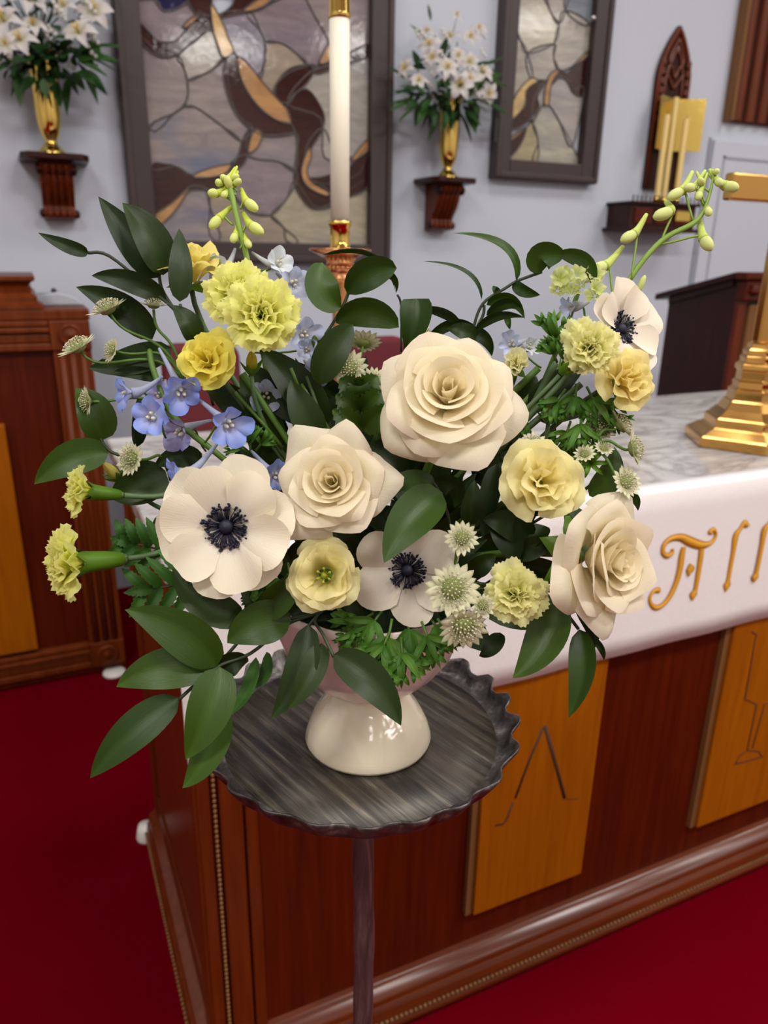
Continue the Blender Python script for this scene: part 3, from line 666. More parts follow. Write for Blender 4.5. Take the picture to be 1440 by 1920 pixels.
# corner posts with rosettes
def rosette(x, z, r, nm='rosette'):
    prof = [(0, .012), (r*.2, .013), (r*.28, .006), (r*.55, .012), (r*.7, .005), (r*.82, .012), (r, .010), (r*1.02, 0)]
    rows = []
    for i in range(24):
        a = 2*pi*i/24; rows.append([Vector((x+rr*cos(a)*(1+.04*cos(8*a) if k in (3, 4) else 1), CY-.016-h, z+rr*sin(a))) for k, (rr, h) in enumerate(prof)])
    mb = MB(); mb.grid(rows, close=True); mb.build(nm, M['cabwood'], cb)
for (xa, xb) in ((CX1-.118, CX1),):
    bev(boxo('corner_block', (xa, CY-.016, CZ-.125), (xb, CY+.03, CZ-.035), M['cabwood'], cb), .004)
    bev(boxo('corner_block', (xa, CY-.016, .03), (xb, CY+.03, .125), M['cabwood'], cb), .004)
    rosette((xa+xb)/2+.0, CZ-.079, .034); rosette((xa+xb)/2, .077, .034)
    boxo('post', (xa+.004, CY-.006, .125), (xb-.002, CY+.03, CZ-.125), M['cabwood'], cb)
    for i in range(3):
        x = xa+.028+i*.031; MB().tube([(x, CY-.004, .13), (x, CY-.004, CZ-.13)], .0115, 10).build('flute', M['cabwood'], cb)
for (z0, z1) in ((CZ-.125, CZ-.035), (.03, .125)):
    for i, (f0, f1, o) in enumerate(((.0, .25, .010), (.27, .55, .004), (.6, .78, .014), (.8, 1.0, .008))):
        bev(boxo('rail_moulding', (CX0, CY-o-.004, lerp(z0, z1, f0)), (CX1-.118, CY+.02, lerp(z0, z1, f1)), M['cabwood'], cb), .004)
bev(boxo('inset_board', (CX0+.05, CY-.012, .14), (-.112, CY+.02, .93), M['orange'], cb), .004)
boxo('side_panel', (CX1-.02, CY+.03, .04), (CX1-.001, CY+.6, CZ-.036), M['dark'], cb)
boxo('plinth', (CX0, CY-.004, 0.006), (CX1, CY+.6, .04), M['mahog'], cb)
q = onZ(212, 1252, 0.0)
cc = MB().lathe([(0, .0), (.038, 0), (.04, .006), (.036, .012), (.0, .012)], (q.x, q.y-.045, 0), 20).build('caster_cup', M['white']); tag(cc, 'white plastic caster cup on the carpet by the carved console', 'caster cup')
g = onY(112, 590, 2.75)
mb = MB(); mb.prism([Vector((g.x-.085, 2.70, CZ+.0)), Vector((g.x+.075, 2.70, CZ+.0)), Vector((g.x+.055, 2.70, CZ+.026)), Vector((g.x+.005, 2.70, CZ+.043)), Vector((g.x-.07, 2.70, CZ+.035))], (0, .09, 0))
gb = thing('desk_device', 'small grey plastic device on top of the carved console', 'device', (g.x, 2.74, CZ))
bev(mb.build('housing', M['greyp'], gb, smooth=False), .006); MB().ball((g.x-.01, 2.72, CZ+.046), .009, 8, 6).build('knob', M['iron'], gb)
# ================================================================= altar
AX0, AX1, AYF, AYB, AZ = .150, 2.62, .985, 1.655, 1.053
al = thing('altar', 'mahogany altar with orange oak panels and carved symbols', 'altar', ((AX0+AX1)/2, 1.3, 0))
boxo('body', (AX0, AYF, .02), (AX1, AYB, AZ-.034), M['mahog'], al)
# base moulding, mitred round three sides
prof = [(0, .004), (.040, .004), (.040, .022), (.036, .027), (.037, .042), (.034, .052), (.034, .060), (.028, .066), (.030, .076), (.026, .088), (.014, .096), (.012, .104), (.006, .108), (0, .112)]
mb = sweep(MB(), [(AX1, AYB), (AX1, AYF), (AX0, AYF), (AX0, AYB)][::-1], prof); mb.build('base_moulding', M['mahogx'], al)
mb = MB()
x = AX0-.03
while x < AX1: mb.ball((x, AYF-.039, .0345), .0046, 6, 4); x += .0105
y = AYF-.03
while y < AYB: mb.ball((AX0-.039, y, .0345), .0046, 6, 4); y += .0105
o = mb.build('beading', M['edge'], al); o['kind'] = 'stuff'
# corner stile with beads
mb = MB(); z = .12
while z < .99: mb.ball((.170, AYF-.012, z), (.0036, .0036, .0042), 6, 4); z += .0098
o = mb.build('corner_beading', M['edge'], al); o['kind'] = 'stuff'
bev(boxo('corner_post', (AX0-.006, AYF-.012, .108), (.164, AYF+.02, AZ-.034), M['redwood'], al), .003)
bev(boxo('front_stile', (.177, AYF-.012, .108), (.214, AYF, AZ-.034), M['redwood'], al), .004)
bev(boxo('front_stile', (.219, AYF-.006, .108), (.240, AYF, AZ-.034), M['redwood'], al), .003)
bev(boxo('top_rail', (.24, AYF-.010, AZ-.12), (AX1-.05, AYF, AZ-.034), M['mahogx'], al), .004)
# left side: stiles, rails
for (y0, y1) in ((AYF-.008, AYF+.055), (AYB-.06, AYB+.006)):
    bev(boxo('side_stile', (AX0-.012, y0, .108), (AX0, y1, AZ-.034), M['redwood'], al), .004)
for (z0, z1) in ((.11, .18), (AZ-.12, AZ-.034)):
    bev(boxo('side_rail', (AX0-.010, AYF+.055, z0), (AX0, AYB-.06, z1), M['mahogy'], al), .004)
MB().box((AX0-.004, AYF+.062, .187), (AX0, AYB-.067, AZ-.127)).build('side_panel', M['redwood'], al, smooth=False)
def APt(px, py): p = onY(px, py, AYF-.022); return Vector((p.x, AYF-.0222, p.z))
PAN = []
for (xa, xb, zb) in ((.664, .934, .190), (1.270, 1.54, .208), (1.876, 2.146, .208)):
    zb = .197
    bev(boxo('oak_panel', (xa, AYF-.020, zb), (xb, AYF+.0, .90), M['orange'], al), .0025)
    boxo('panel_edge', (xa-.014, AYF-.012, zb-.002), (xa, AYF, .90), M['edge'], al)
def groove(pts, w=.0032):
    P = [APt(*p) for p in pts]; mb = MB()
    mb.tube(P, w, 6); 
    mb.v = [Vector((v.x, AYF-.0202+(v.y-(AYF-.0222))*.25, v.z)) for v in mb.v]
    mb.build('carved_line', M['groove'], al)
groove([(1021, 1362), (992, 1430), (967, 1498)]); groove([(1023, 1362), (1042, 1430), (1060, 1498)], .0042)
groove([(963, 1505), (952, 1535), (944, 1546), (930, 1549)], .0026); groove([(1062, 1500), (1084, 1499)], .0010)
groove([(1411, 1185), (1420, 1191), (1417, 1200), (1398, 1312), (1420, 1322), (1402, 1408)], .0024)
groove([(1452, 1316), (1434, 1322), (1412, 1404)], .0024); groove([(1466, 1198), (1470, 1310), (1452, 1316)], .0024)
groove([(1380, 1434), (1386, 1420), (1402, 1408), (1424, 1410), (1430, 1420)], .002); groove([(1378, 1434), (1402, 1428), (1430, 1420)], .002)
q = onZ(282, 1580, 0)
cc = thing('caster_cup', 'white round caster cup at the rear foot of the altar', 'caster cup', (q.x-.006, q.y+.02, 0))
MB().lathe([(0, .0), (.024, 0), (.026, .008), (.022, .03), (.018, .044), (0, .046)], (q.x-.006, q.y+.02, 0), 20).build('cup_body', M['white'], cc)
sl = boxo('marble_slab', (.122, .962, AZ-.034), (AX1+.03, 1.735, AZ), M['marble']); bev(sl, .006, 3)
tag(sl, 'white grey-veined marble slab on top of the altar', 'altar top')
# linen frontal
cl = thing('altar_cloth', 'white linen altar frontal with gold embroidered lettering', 'altar cloth', (1.3, .96, .9))
rows = []
for i in range(80):
    x = lerp(.132, AX1+.02, i/79); wv = .0014*sin(i*.9)+.001*sin(i*.37)
    row = [Vector((x, 1.0, AZ+.0035)), Vector((x, .975, AZ+.0035)), Vector((x, .962, AZ+.003)), Vector((x, .9575, AZ-.002))]
    for k in range(1, 9): row.append(Vector((x, .957-.0035*(k/8)+wv*k/8, AZ-.002-(AZ-.002-.733)*k/8)))
    rows.append(row)
mb = MB(); mb.grid(rows[::-1]); o = mb.build('linen', M['linen'], cl); md = o.modifiers.new('s', 'SOLIDIFY'); md.thickness = .0022; md.offset = -1
def stroke(pts, nm='embroidery', k=6.0, ox=1200, oy=950, wm=1.0):
    P = []; W = []
    for (x, y, w) in pts:
        p = onY(ox+x/k, oy+y/k, .952); P.append(p); W.append(w/k*.5*wm*p.y/1400*1.52)
    cp = catmull(P, 5, False); cw = [v.x for v in catmull([Vector((w, 0, 0)) for w in W], 5, False)]
    for mat, s, dep, nn in ((M['threadd'], 1.22, .0018, 'embroidery_edge'), (M['thread'], .92, .0034, nm)):
        rows = []
        for i in range(len(cp)):
            T = (cp[min(i+1, len(cp)-1)]-cp[max(0, i-1)]); T.y = 0; T.normalize(); N = Vector((-T.z, 0, T.x))
            w = cw[i]*s; kk = AZ-cp[i].z; yb = .957-.0035*min(1, kk/.32)-.0012
            rows.append([Vector((cp[i].x+N.x*w*c, yb-dep*h, cp[i].z+N.z*w*c)) for c, h in ((-1, 0), (-.7, .75), (0, 1), (.7, .75), (1, 0))])
        mb = MB(); mb.grid(rows); mb.build(nn, mat, cl)
stroke([(372,478,34),(372,520,48),(320,558,56),(270,520,50),(285,430,55),(360,365,62),(470,350,74),(560,390,92),(680,435,90),(780,425,58),(845,370,44),(865,300,42),(835,262,46),(795,288,44),(822,300,38)], 'letter_swash')
stroke([(505,455,56),(482,560,74),(460,700,74),(420,850,70),(350,1000,66),(270,1100,60),(190,1140,58),(132,1105,46),(115,1030,40),(150,960,40),(200,940,58),(225,955,50)], 'letter_leg')
stroke([(706,470,70),(690,600,70),(660,780,65),(632,930,62),(622,960,80),(604,1000,100),(590,1050,20)], 'letter_leg')
stroke([(570,640,8),(572,680,70),(572,710,110),(560,745,66),(550,785,8)], 'letter_bar')
stroke([(1232,215,40),(1205,205,66),(1188,180,50),(1140,255,52),(1090,335,84),(1062,500,66),(1022,700,60),(998,830,64),(982,890,106),(962,955,16)], 'letter_stem')
stroke([(1565,150,40),(1540,140,66),(1520,115,50),(1470,190,52),(1418,265,84),(1385,430,66),(1345,620,60),(1318,745,64),(1302,795,106),(1284,850,16)], 'letter_stem')
# ================================================================= candlestick on the altar
cb_ = onZ(641, 868, AZ); KY = cb_.y
def KZ(py): return onY(640, py, KY).z
kx = onY(638, 600, KY).x
st = thing('candlestick', 'tall brass candlestick with drip pan standing on the altar', 'candlestick', (kx, KY, AZ))
def kr(w): return w*.5/1400*((Vector((kx, KY, 1.3))-CO).dot(CF))
zp, zs0, zs1 = KZ(470), KZ(468), KZ(416)
MB().lathe([(0, 0), (kr(120), 0), (kr(122), .008), (kr(110), .016), (kr(100), .02), (kr(70), .035), (kr(50), .05), (kr(42), .07), (kr(30), .08), (kr(34), .09), (kr(34), .10), (kr(28), .11)], (kx, KY, AZ), 32).build('base', M['copper'], st)
zb = AZ+.10; z1 = KZ(530)
MB().lathe([(kr(28), zb-AZ), (kr(30), (zb+z1)/2-AZ-.01), (kr(36), (zb+z1)/2-AZ), (kr(30), (zb+z1)/2-AZ+.01), (kr(28), z1-AZ)], (kx, KY, AZ), 24).build('stem', M['copper'], st)
MB().lathe([(kr(28), 0), (kr(40), .004), (kr(42), .008), (kr(34), .012), (kr(38), .022), (kr(48), .03), (kr(50), .036), (kr(46), .04), (kr(50), .055), (kr(62), zp-z1-.012), (kr(84), zp-z1-.006), (kr(112), zp-z1), (kr(114), zp-z1+.003), (kr(106), zp-z1+.004), (kr(30), zp-z1+.001)], (kx, KY, z1), 32).build('drip_pan', M['copper'], st)
mb = MB()
for j, (hz, rr) in enumerate(((.027, 47), (.043, 49))):
    for i in range(18):
        a = 2*pi*i/18; mb.ball((kx+kr(rr)*cos(a), KY+kr(rr)*sin(a), z1+hz), kr(9), 6, 5)
mb.build('leaf_collar', M['copper'], st)
MB().lathe([(0, 0), (kr(40), 0), (kr(40), .004), (kr(36), .007), (kr(36), zs1-zp-.010), (kr(42), zs1-zp-.006), (kr(43), zs1-zp-.001), (kr(40), zs1-zp+.002), (kr(33), zs1-zp+.001)], (kx, KY, zp), 32).build('socket', M['brass'], st)
zc1 = KZ(34)
cd = thing('altar_candle', 'tall white altar candle standing in the brass candlestick', 'candle', (kx, KY, zs1-.03))
MB().lathe([(0, 0), (kr(33), 0), (kr(34), zc1-zs1+.03), (0, zc1-zs1+.03)], (kx, KY, zs1-.03), 32).build('wax_body', M['wax'], cd)
MB().lathe([(kr(35), -.002), (kr(38), 0), (kr(36), .006), (kr(34), .035), (kr(30), .05), (kr(14), .07), (kr(6), .075), (0, .075)], (kx, KY, zc1), 32).build('brass_follower', M['brass'], cd)
# ================================================================= brass cross on the altar
XC, YC = 1.475, 1.185
cr = thing('altar_cross', 'polished brass altar cross on a stepped base at the right edge', 'cross', (XC, YC, AZ))
def octa(mb, prof, n=6, rot=radians(0)):
    rows = []
    for i in range(n):
        a = rot+2*pi*i/n; rows.append([Vector((XC+r*cos(a), YC+r*sin(a)*.92, AZ+z)) for r, z in prof])
    mb.grid(rows, close=True); return mb
def dz(py): return onY(1420, py, YC-.05).z-AZ
o = octa(MB(), [(0, 0), (.142, 0), (.145, .003), (.145, .022), (.139, .026), (.112, .040), (.105, .044), (.105, .060), (.099, .064), (.080, .080), (.068, .098), (.062, .102), (.060, .116)]).build('stepped_base', M['brass2'], cr, smooth=False); bev(o, .0018)
o = octa(MB(), [(.060, .112), (.060, .124), (.052, .128), (.054, .142), (.048, .146), (.048, .166), (.054, .170), (.052, .180), (.044, .184), (.046, .196), (.040, .2), (.042, .210), (.034, .216), (.032, .226), (0, .228)], 6).build('knop', M['brass2'], cr, smooth=False); bev(o, .0018)
zA = onY(1400, 352, YC).z; aL = onY(1364, 352, YC).x
hA = .5*(onY(1400, 326, YC).z-onY(1400, 378, YC).z)
bev(boxo('shaft', (XC-.026, YC-.011, AZ+.226), (XC+.026, YC+.011, zA+.30), M['brass2'], cr), .004)
bev(boxo('cross_arm', (aL, YC-.011, zA-hA), (2*XC-aL, YC+.011, zA+hA), M['brass2'], cr), .004)
# ================================================================= plant stand
PC = at(690, 1382, .69); PC = Vector((PC.x, PC.y, PC.z)); PZ = PC.z
PK = .955; TC = Vector((PC.x-.002, PC.y+.012, 0))
sd = thing('plant_stand', 'weathered dark metal pedestal stand with scalloped tray top', 'plant stand', (PC.x, PC.y, 0))
NS = 22
def sc_(a): return sin(NS*a+.55*sin(3*a)+.45*sin(5*a+1))*(1+.25*sin(4*a+2))
rows = []
n = 220
for i in range(n):
    a = 2*pi*i/n; w = max(-1, min(1, 1.25*sc_(a)))
    k = 1+.03*w; row = []
    for (r, z, q) in ((.132, .0, 0), (.1375, .0005, .1), (.142, .004, .35), (.1465, .011, .75), (.1485, .0165, 1), (.1500, .0165, 1), (.1495, .0135, 1), (.1460, .007, .8), (.141, -.002, .4), (.134, -.006, .0)):
        rr = r*PK+q*(.0042*w); row.append(Vector((TC.x+rr*cos(a), TC.y+rr*sin(a), PZ+z+q*.0022*w)))
    rows.append(row)
mb = MB(); mb.grid(rows, close=True); mb.build('scalloped_rim', M['rim'], sd)
MB().lathe([(0, 0), (.06, 0), (.1325*PK, 0), (.1325*PK, -.006), (0, -.006)], (TC.x, TC.y, PZ), 64).build('tray_top', M['plate'], sd)
px_ = onY(682, 1700, PC.y-.01)
pcx, pcy = px_.x, px_.y
MB().lathe([(0, PZ-.006), (.05, PZ-.006), (.048, PZ-.010), (.014, PZ-.016), (.0125, PZ-.05)], (pcx, pcy, 0), 24).build('collar', M['pole'], sd)
rows = []
for i in range(16):
    a = 2*pi*i/16; row = []
    for k in range(40):
        z = lerp(.03, PZ-.012, k/39); r = .0102+.0005*sin(k*1.7)+.0004*sin(a*3+k*.9)
        row.append(Vector((pcx+r*cos(a)+.001*sin(k*.5), pcy+r*sin(a), z)))
    rows.append(row)
mb = MB(); mb.grid(rows, close=True); mb.build('pole', M['pole'], sd)
MB().lathe([(0, 0), (.125, 0), (.128, .006), (.11, .012), (.04, .02), (.016, .04), (.0125, .06)], (pcx, pcy, 0), 32).build('foot', M['pole'], sd)
# ================================================================= compote bowl
bw = thing('compote_bowl', 'cream footed ceramic compote with blush fluted bowl holding the flowers', 'vase', (PC.x, PC.y, PZ))
MB().lathe([(0, .001), (.052, .001), (.0572, .002), (.0578, .005), (.0562, .011), (.0532, .020), (.0485, .029), (.0425, .038), (.0365, .046), (.0325, .053), (.0330, .060)], (PC.x, PC.y, PZ), 48, fl=lambda a, r, z: 1+.012*sin(9*a)*min(1, z/.02)*(1 if r > .04 else .6)).build('foot', M['ceram'], bw)
prof = [(.0, .052), (.030, .054), (.036, .058), (.050, .066), (.066, .080), (.079, .098), (.087, .120), (.0905, .143), (.0915, .152), (.089, .152), (.085, .130), (.075, .095), (.05, .072), (0, .066)]
MB().lathe(prof, (PC.x, PC.y, PZ), 84, fl=lambda a, r, z: (1+.020*abs(cos(7*a))**.7-.012)*.93).build('fluted_bowl', M['blush'], bw)
VM = Vector((PC.x, PC.y, PZ+.155))
fo = MB().lathe([(0, 0), (.055, 0), (.066, .015), (.06, .03), (.03, .045), (0, .047)], (PC.x, PC.y, PZ+.10), 24).build('floral_foam', M['foam']); tag(fo, 'dark wet floral foam block hidden in the blush bowl', 'floral foam')
# ================================================================= flower builders (local axis +Z faces out of the bloom)
def petal(phi0, dphi, r0, L, a0, a1, k=1.0, z0=0.0, nu=9, nv=8, tip=0.0, edge=.25, ep=3.0, curl=0.0, cp=4, side=0.0, ruf=0.0, rn=3, ser=0.0, ph=0.0, wn=.6, c0=(1, 1, 1), c1=(1, 1, 1), cpow=1.0, c2=None, pinch=0.0, skew=0.0):
    rows, cols, uvs = [], [], []
    for i in range(nu):
        u = -1+2*i/(nu-1); au = abs(u)
        vm = 1-edge*au**ep+skew*u+tip*max(0, 1-abs(u-skew*2)*1.9)**1.6+(ser*(1 if i % 2 else -1)*(1+.5*sin(i*2.3+ph)))
        rho, z = r0, z0; row = []; cr = []; uu = []
        for j in range(nv):
            s = j/(nv-1)
            a = a0+(a1-a0)*s**k+curl*s**cp+side*au*au*s*s
            if j: rho += L*vm/(nv-1)*sin(a); z += L*vm/(nv-1)*cos(a)
            w = lerp(wn, 1.0, min(1, s/.55)) * (1-pinch*s*s)
            rf = ruf*s*s*sin(rn*u*pi+ph)
            f = phi0+dphi*u*w
            rr = rho-cos(a)*rf; zz = z+sin(a)*rf
            row.append(Vector((rr*cos(f), rr*sin(f), zz)))
            c = lc(c0, c1, s**cpow)
            if c2: c = lc(c, c2, max(0, s-.8)/.2*.6)
            cr.append(c); uu.append((u*.5+.5, s))
        rows.append(row); cols.append(cr); uvs.append(uu)
    mb = MB(); mb.grid(rows, cols, uvs); return mb
def headM(pos, d, spin=0.0, scale=1.0):
    return Matrix.Translation(pos) @ d.normalized().to_track_quat('Z', 'Y').to_matrix().to_4x4() @ Matrix.Rotation(spin, 4, 'Z') @ Matrix.Scale(scale, 4)
def pstem(root, pos, d, r=.0022, mat='stem', back=.06, end=None, name='stem', r2=None, drop=.03):
    d = d.normalized(); e = end if end is not None else VM+Vector((random.uniform(-.03, .03), random.uniform(-.02, .03), -drop))
    b = pos-d*back; pts = bez(pos-d*.002, b, e+(pos-e)*.3+Vector((0, 0, .03)), e, 12)
    MB().tube(pts, [lerp(r, r2 or r*1.15, i/12) for i in range(13)], 7).build(name, M[mat], root); return pts
def sepals(root, n, L, W, mat='calyx', a0=1.3, a1=1.9, z0=-.002, r0=.004, rnd=random):
    for i in range(n):
        petal(i*2*pi/n+.3, .9, r0, L*rnd.uniform(.85, 1.1), a0, a1, nu=5, nv=6, edge=.6, ep=1.2, tip=.3, z0=z0, wn=1.0).build('sepal', M[mat], root, True)
def flower(name, label, cat, px, py, d, face, spin=0.0, scale=1.0, group=None):
    pos = at(px, py, d); dr = cdir(*face); r = thing(name, label, cat, headM(pos, dr, spin, scale), group); return r, pos, dr
CRM, CRI, BLU = srgb(251, 242, 219), srgb(252, 228, 150), srgb(247, 229, 208)
def rose(label, px, py, d, face, rad, spin=0, seed=1, N=26, opn=1.0, tp=.16):
    rnd = random.Random(seed); sc = rad/.060
    r, pos, dr = flower('garden_rose', label, 'rose', px, py, d, face, spin, sc, 'white garden roses')
    for i in range(N):
        t = i/(N-1); p0 = i*2.39996+rnd.uniform(-.2, .2)
        a0 = lerp(.30, 1.15, t**.9)*opn; a1 = lerp(-.45, 1.60, t**.85)*opn
        L = lerp(.026, .050, t)*rnd.uniform(.95, 1.06); r0 = lerp(.0015, .010, t)
        out = t > .62
        pm = petal(p0, lerp(1.5, .84, t**.8), r0, L, a0, a1, 1.3, z0=lerp(.006, -.008, t)+rnd.uniform(-.001, .001), nu=15, nv=10, skew=rnd.uniform(-.10, .10),
                   tip=(.06 if t < .4 else rnd.uniform(.4, 1.0)*tp*(1.6 if t > .85 else 1)), edge=(.12 if not out else .24), ep=2.2, curl=lerp(.5, 1.0, t)*rnd.uniform(.5, 1.3), cp=7, side=(.2 if not out else rnd.uniform(.2, .6)),
                   ruf=.0009+.0012*t, rn=rnd.uniform(.7, 1.3), ph=rnd.uniform(0, 6), wn=.75, c0=lc(srgb(253, 234, 172), srgb(252, 236, 186), t), c1=lc(srgb(253, 241, 208), CRM, min(1, t*1.4)), cpow=.7, c2=BLU if out else None, pinch=.0)
        pm.build('petal', M['pet_rose'], r, True)
    sepals(r, 5, .028, .006, 'calyx', 1.5, 2.4, -.016)
    MB().ball((0, 0, -.020), (.007, .007, .010), 12, 8).build('hip', M['stem'], r, True)
    pstem(r, pos-dr*.022*sc, dr, .0032, 'stem'); return r
def lisi(label, px, py, d, face, rad, spin=0, seed=1, N=15, opn=1.0, ca=srgb(243, 228, 128), cb=srgb(248, 239, 182), green=False, cup=0.0, cat='lisianthus'):
    rnd = random.Random(seed); sc = rad/.036
    r, pos, dr = flower('lisianthus', label, cat, px, py, d, face, spin, sc, 'yellow lisianthus blooms')
    for i in range(N):
        t = i/(N-1); p0 = i*2.39996+rnd.uniform(-.25, .25)
        s0 = .35 if green else 0
        a0 = lerp(.12+s0, .75, t)*opn; a1 = lerp(.05+s0, 1.5-cup, t)*opn
        pm = petal(p0, lerp(1.15, .80, t), lerp(.0025+(.006 if green else 0), .006, t), lerp(.025, .037, t)*rnd.uniform(.93, 1.07), a0, a1, 1.2, z0=lerp(.002, -.006, t), nu=15, nv=8,
                   tip=.03, edge=.13, ep=2.5, curl=.5*rnd.uniform(.4, 1.4), cp=5, side=.12, ruf=.0036, rn=1.8, ser=.010, ph=rnd.uniform(0, 6), wn=.7, c0=lc(ca, (.55, .60, .10), .35 if green else .05), c1=cb, cpow=.8)
        pm.build('petal', M['pet_yel'], r, True)
    if green:
        mb = MB(); mb.ball((0, 0, .006), (.004, .004, .009), 8, 6)
        for i in range(6): a = i*1.05; mb.tube([(0, 0, .004), (.005*cos(a), .005*sin(a), .014), (.007*cos(a), .007*sin(a), .018)], [.0008, .0007, .0014], 5)
        mb.build('pistil', plain('olive_pistil', (.32, .34, .03), .5), r, True)
    sepals(r, 5, .016, .003, 'calyx', 1.3, 2.2, -.006, .003)
    pstem(r, pos-dr*.006*sc, dr, .0022, 'stemb'); return r
def carn(label, px, py, d, face, rad, spin=0, seed=1, N=30, ca=srgb(232, 238, 70), cb=srgb(251, 249, 164), calyx=False, opn=1.0, end=None):
    rnd = random.Random(seed); sc = rad/.036
    r, pos, dr = flower('carnation', label, 'carnation', px, py, d, face, spin, sc, 'lime green carnations')
    for i in range(N):
        t = i/(N-1); p0 = i*2.39996+rnd.uniform(-.3, .3)
        a0 = lerp(-.12, .5, t)*opn; a1 = lerp(.05, 1.85, t)*opn
        pm = petal(p0, lerp(1.5, .62, t), lerp(.001, .004, t), lerp(.030, .040, t)*rnd.uniform(.9, 1.08), a0, a1, 1.5, z0=-.006, nu=21, nv=8,
                   edge=.16, ep=2, ser=.028, ruf=.0042, rn=rnd.uniform(1.6, 2.6), curl=.3*rnd.random(), ph=rnd.uniform(0, 6), wn=.35, c0=ca, c1=cb, cpow=1.3)
        pm.build('petal', M['pet_lime'], r, True)
    prof = [(.0035, -.040), (.0065, -.036), (.0085, -.022), (.0095, -.008), (.0105, -.001)]
    MB().lathe(prof, (0, 0, 0), 14, fl=lambda a, rr, z: 1+.05*cos(5*a)*(z+.04)/.04).build('calyx', M['calyx'], r, True)
    for i in range(5): petal(i*2*pi/5, .55, .0098, .010, .25, .5, nu=5, nv=4, edge=.8, ep=1.2, z0=-.004, wn=1).build('sepal', M['calyx'], r, True)
    for i in range(4): petal(i*pi/2+.4, .7, .0045, .011, .35, .1, nu=5, nv=4, edge=.7, ep=1.2, z0=-.040, wn=1).build('bract', M['stemb'], r, True)
    pstem(r, pos-dr*.038*sc, dr, .0022, 'stemb', end=end); return r
WH, WG = srgb(249, 240, 216), srgb(246, 236, 216)
def anem(label, px, py, d, face, rad, spin=0, seed=1, layers=((6, 1.0, 1.36), (6, .92, 1.22)), col=WH, dphi=.62, cup=0.0, nar=.0, edge=.34, ep=2.6, ruf=.0028):
    rnd = random.Random(seed); sc = rad/.052
    r, pos, dr = flower('anemone', label, 'anemone', px, py, d, face, spin, sc, 'white anemones')
    for li, (n, s, a) in enumerate(layers):
        for i in range(n):
            p0 = 2*pi*i/n+li*pi/n+rnd.uniform(-.10, .10)
            pm = petal(p0, dphi*rnd.uniform(.92, 1.08), .004, .048*s*rnd.uniform(.94, 1.05), a-.12-cup, a+.30-cup, 1.0, z0=-.002+li*.0022+.0006*(i % 2), nu=13, nv=10,
                       edge=edge, ep=ep, ruf=ruf, rn=rnd.uniform(.8, 1.6), ph=rnd.uniform(0, 6), side=-.22, wn=.50, c0=lc(srgb(218, 206, 210), col, .35), c1=col, cpow=.5, tip=-.02, pinch=nar)
            pm.build('petal', M['pet_white'], r, True)
    mb = MB(); mb.ball((0, 0, .003), (.0055, .0055, .0050), 14, 8)
    mb.build('dark_cone', M['navy'], r, True)
    mb = MB()
    for i in range(150):
        a = rnd.uniform(0, 2*pi); q = rnd.uniform(.0112, .0168); h = rnd.uniform(.003, .008)
        p = Vector((q*cos(a), q*sin(a), h)); mb.tube([(.004*cos(a), .004*sin(a), .001), p*.6+Vector((0, 0, .002)), p], .0003, 3)
        mb.ball(p, (.0010, .0010, .0017), 5, 4, ax=Vector((cos(a)*.5+rnd.uniform(-.5, .5), sin(a)*.5, .8)))
    mb.build('stamens', M['navy'], r, True)
    pstem(r, pos-dr*.004*sc, dr, .0026, 'stem'); return r
def astr(label, px, py, d, face, rad, spin=0, seed=1, n=17, end=None, back=.03, dome=1.0, opn=1.0):
    rnd = random.Random(seed); sc = rad/.016
    r, pos, dr = flower('astrantia', label, 'astrantia', px, py, d, face, spin, sc, 'astrantia heads')
    P = petal(0, .34, .0045, .0112, 1.05*opn, 1.45*opn, nu=7, nv=7, edge=.62, ep=1.5, tip=.10, wn=.85, c0=srgb(190, 198, 140), c1=srgb(240, 234, 204), cpow=.6, c2=srgb(150, 168, 112)).build('bract', M['bract'], r, True)
    for i in range(n):
        o = P if i == 0 else P.copy()
        if i: COL.objects.link(o); o.parent = r
        o.rotation_euler = (0, 0, 2*pi*i/n); k = rnd.uniform(.9, 1.1); o.scale = (k, k, rnd.uniform(.7, 1.4))
    mb = MB()
    for i in range(58):
        f = i*2.39996; q = .0094*sqrt((i+.5)/58); z = .0050*dome*(1-(q/.0100)**2)+.0035
        tip = Vector((q*cos(f)*1.12, q*sin(f)*1.12, z+rnd.uniform(0, .0012)))
        mb.tube([(q*.6*cos(f), q*.6*sin(f), .001), tip], .00022, 3, col=srgb(200, 206, 160)); mb.ball(tip, .00074, 5, 3, col=rnd.choice((srgb(226, 222, 188), srgb(206, 196, 168), srgb(232, 214, 204), srgb(176, 182, 120))))
    mb.ball((0, 0, .001), (.0068, .0068, .0036*dome), 10, 6, col=srgb(150, 160, 96))
    mb.build('floret_dome', M['bract'], r, True)
    pstem(r, pos, dr, .0011, 'stem', back=back, end=end); return r
DB = {'b': (srgb(206, 208, 240), srgb(140, 164, 243)), 'p': (srgb(230, 230, 242), srgb(196, 208, 243)), 'w': (srgb(236, 238, 232), srgb(220, 228, 240)), 'v': (srgb(200, 192, 226), srgb(172, 172, 230))}
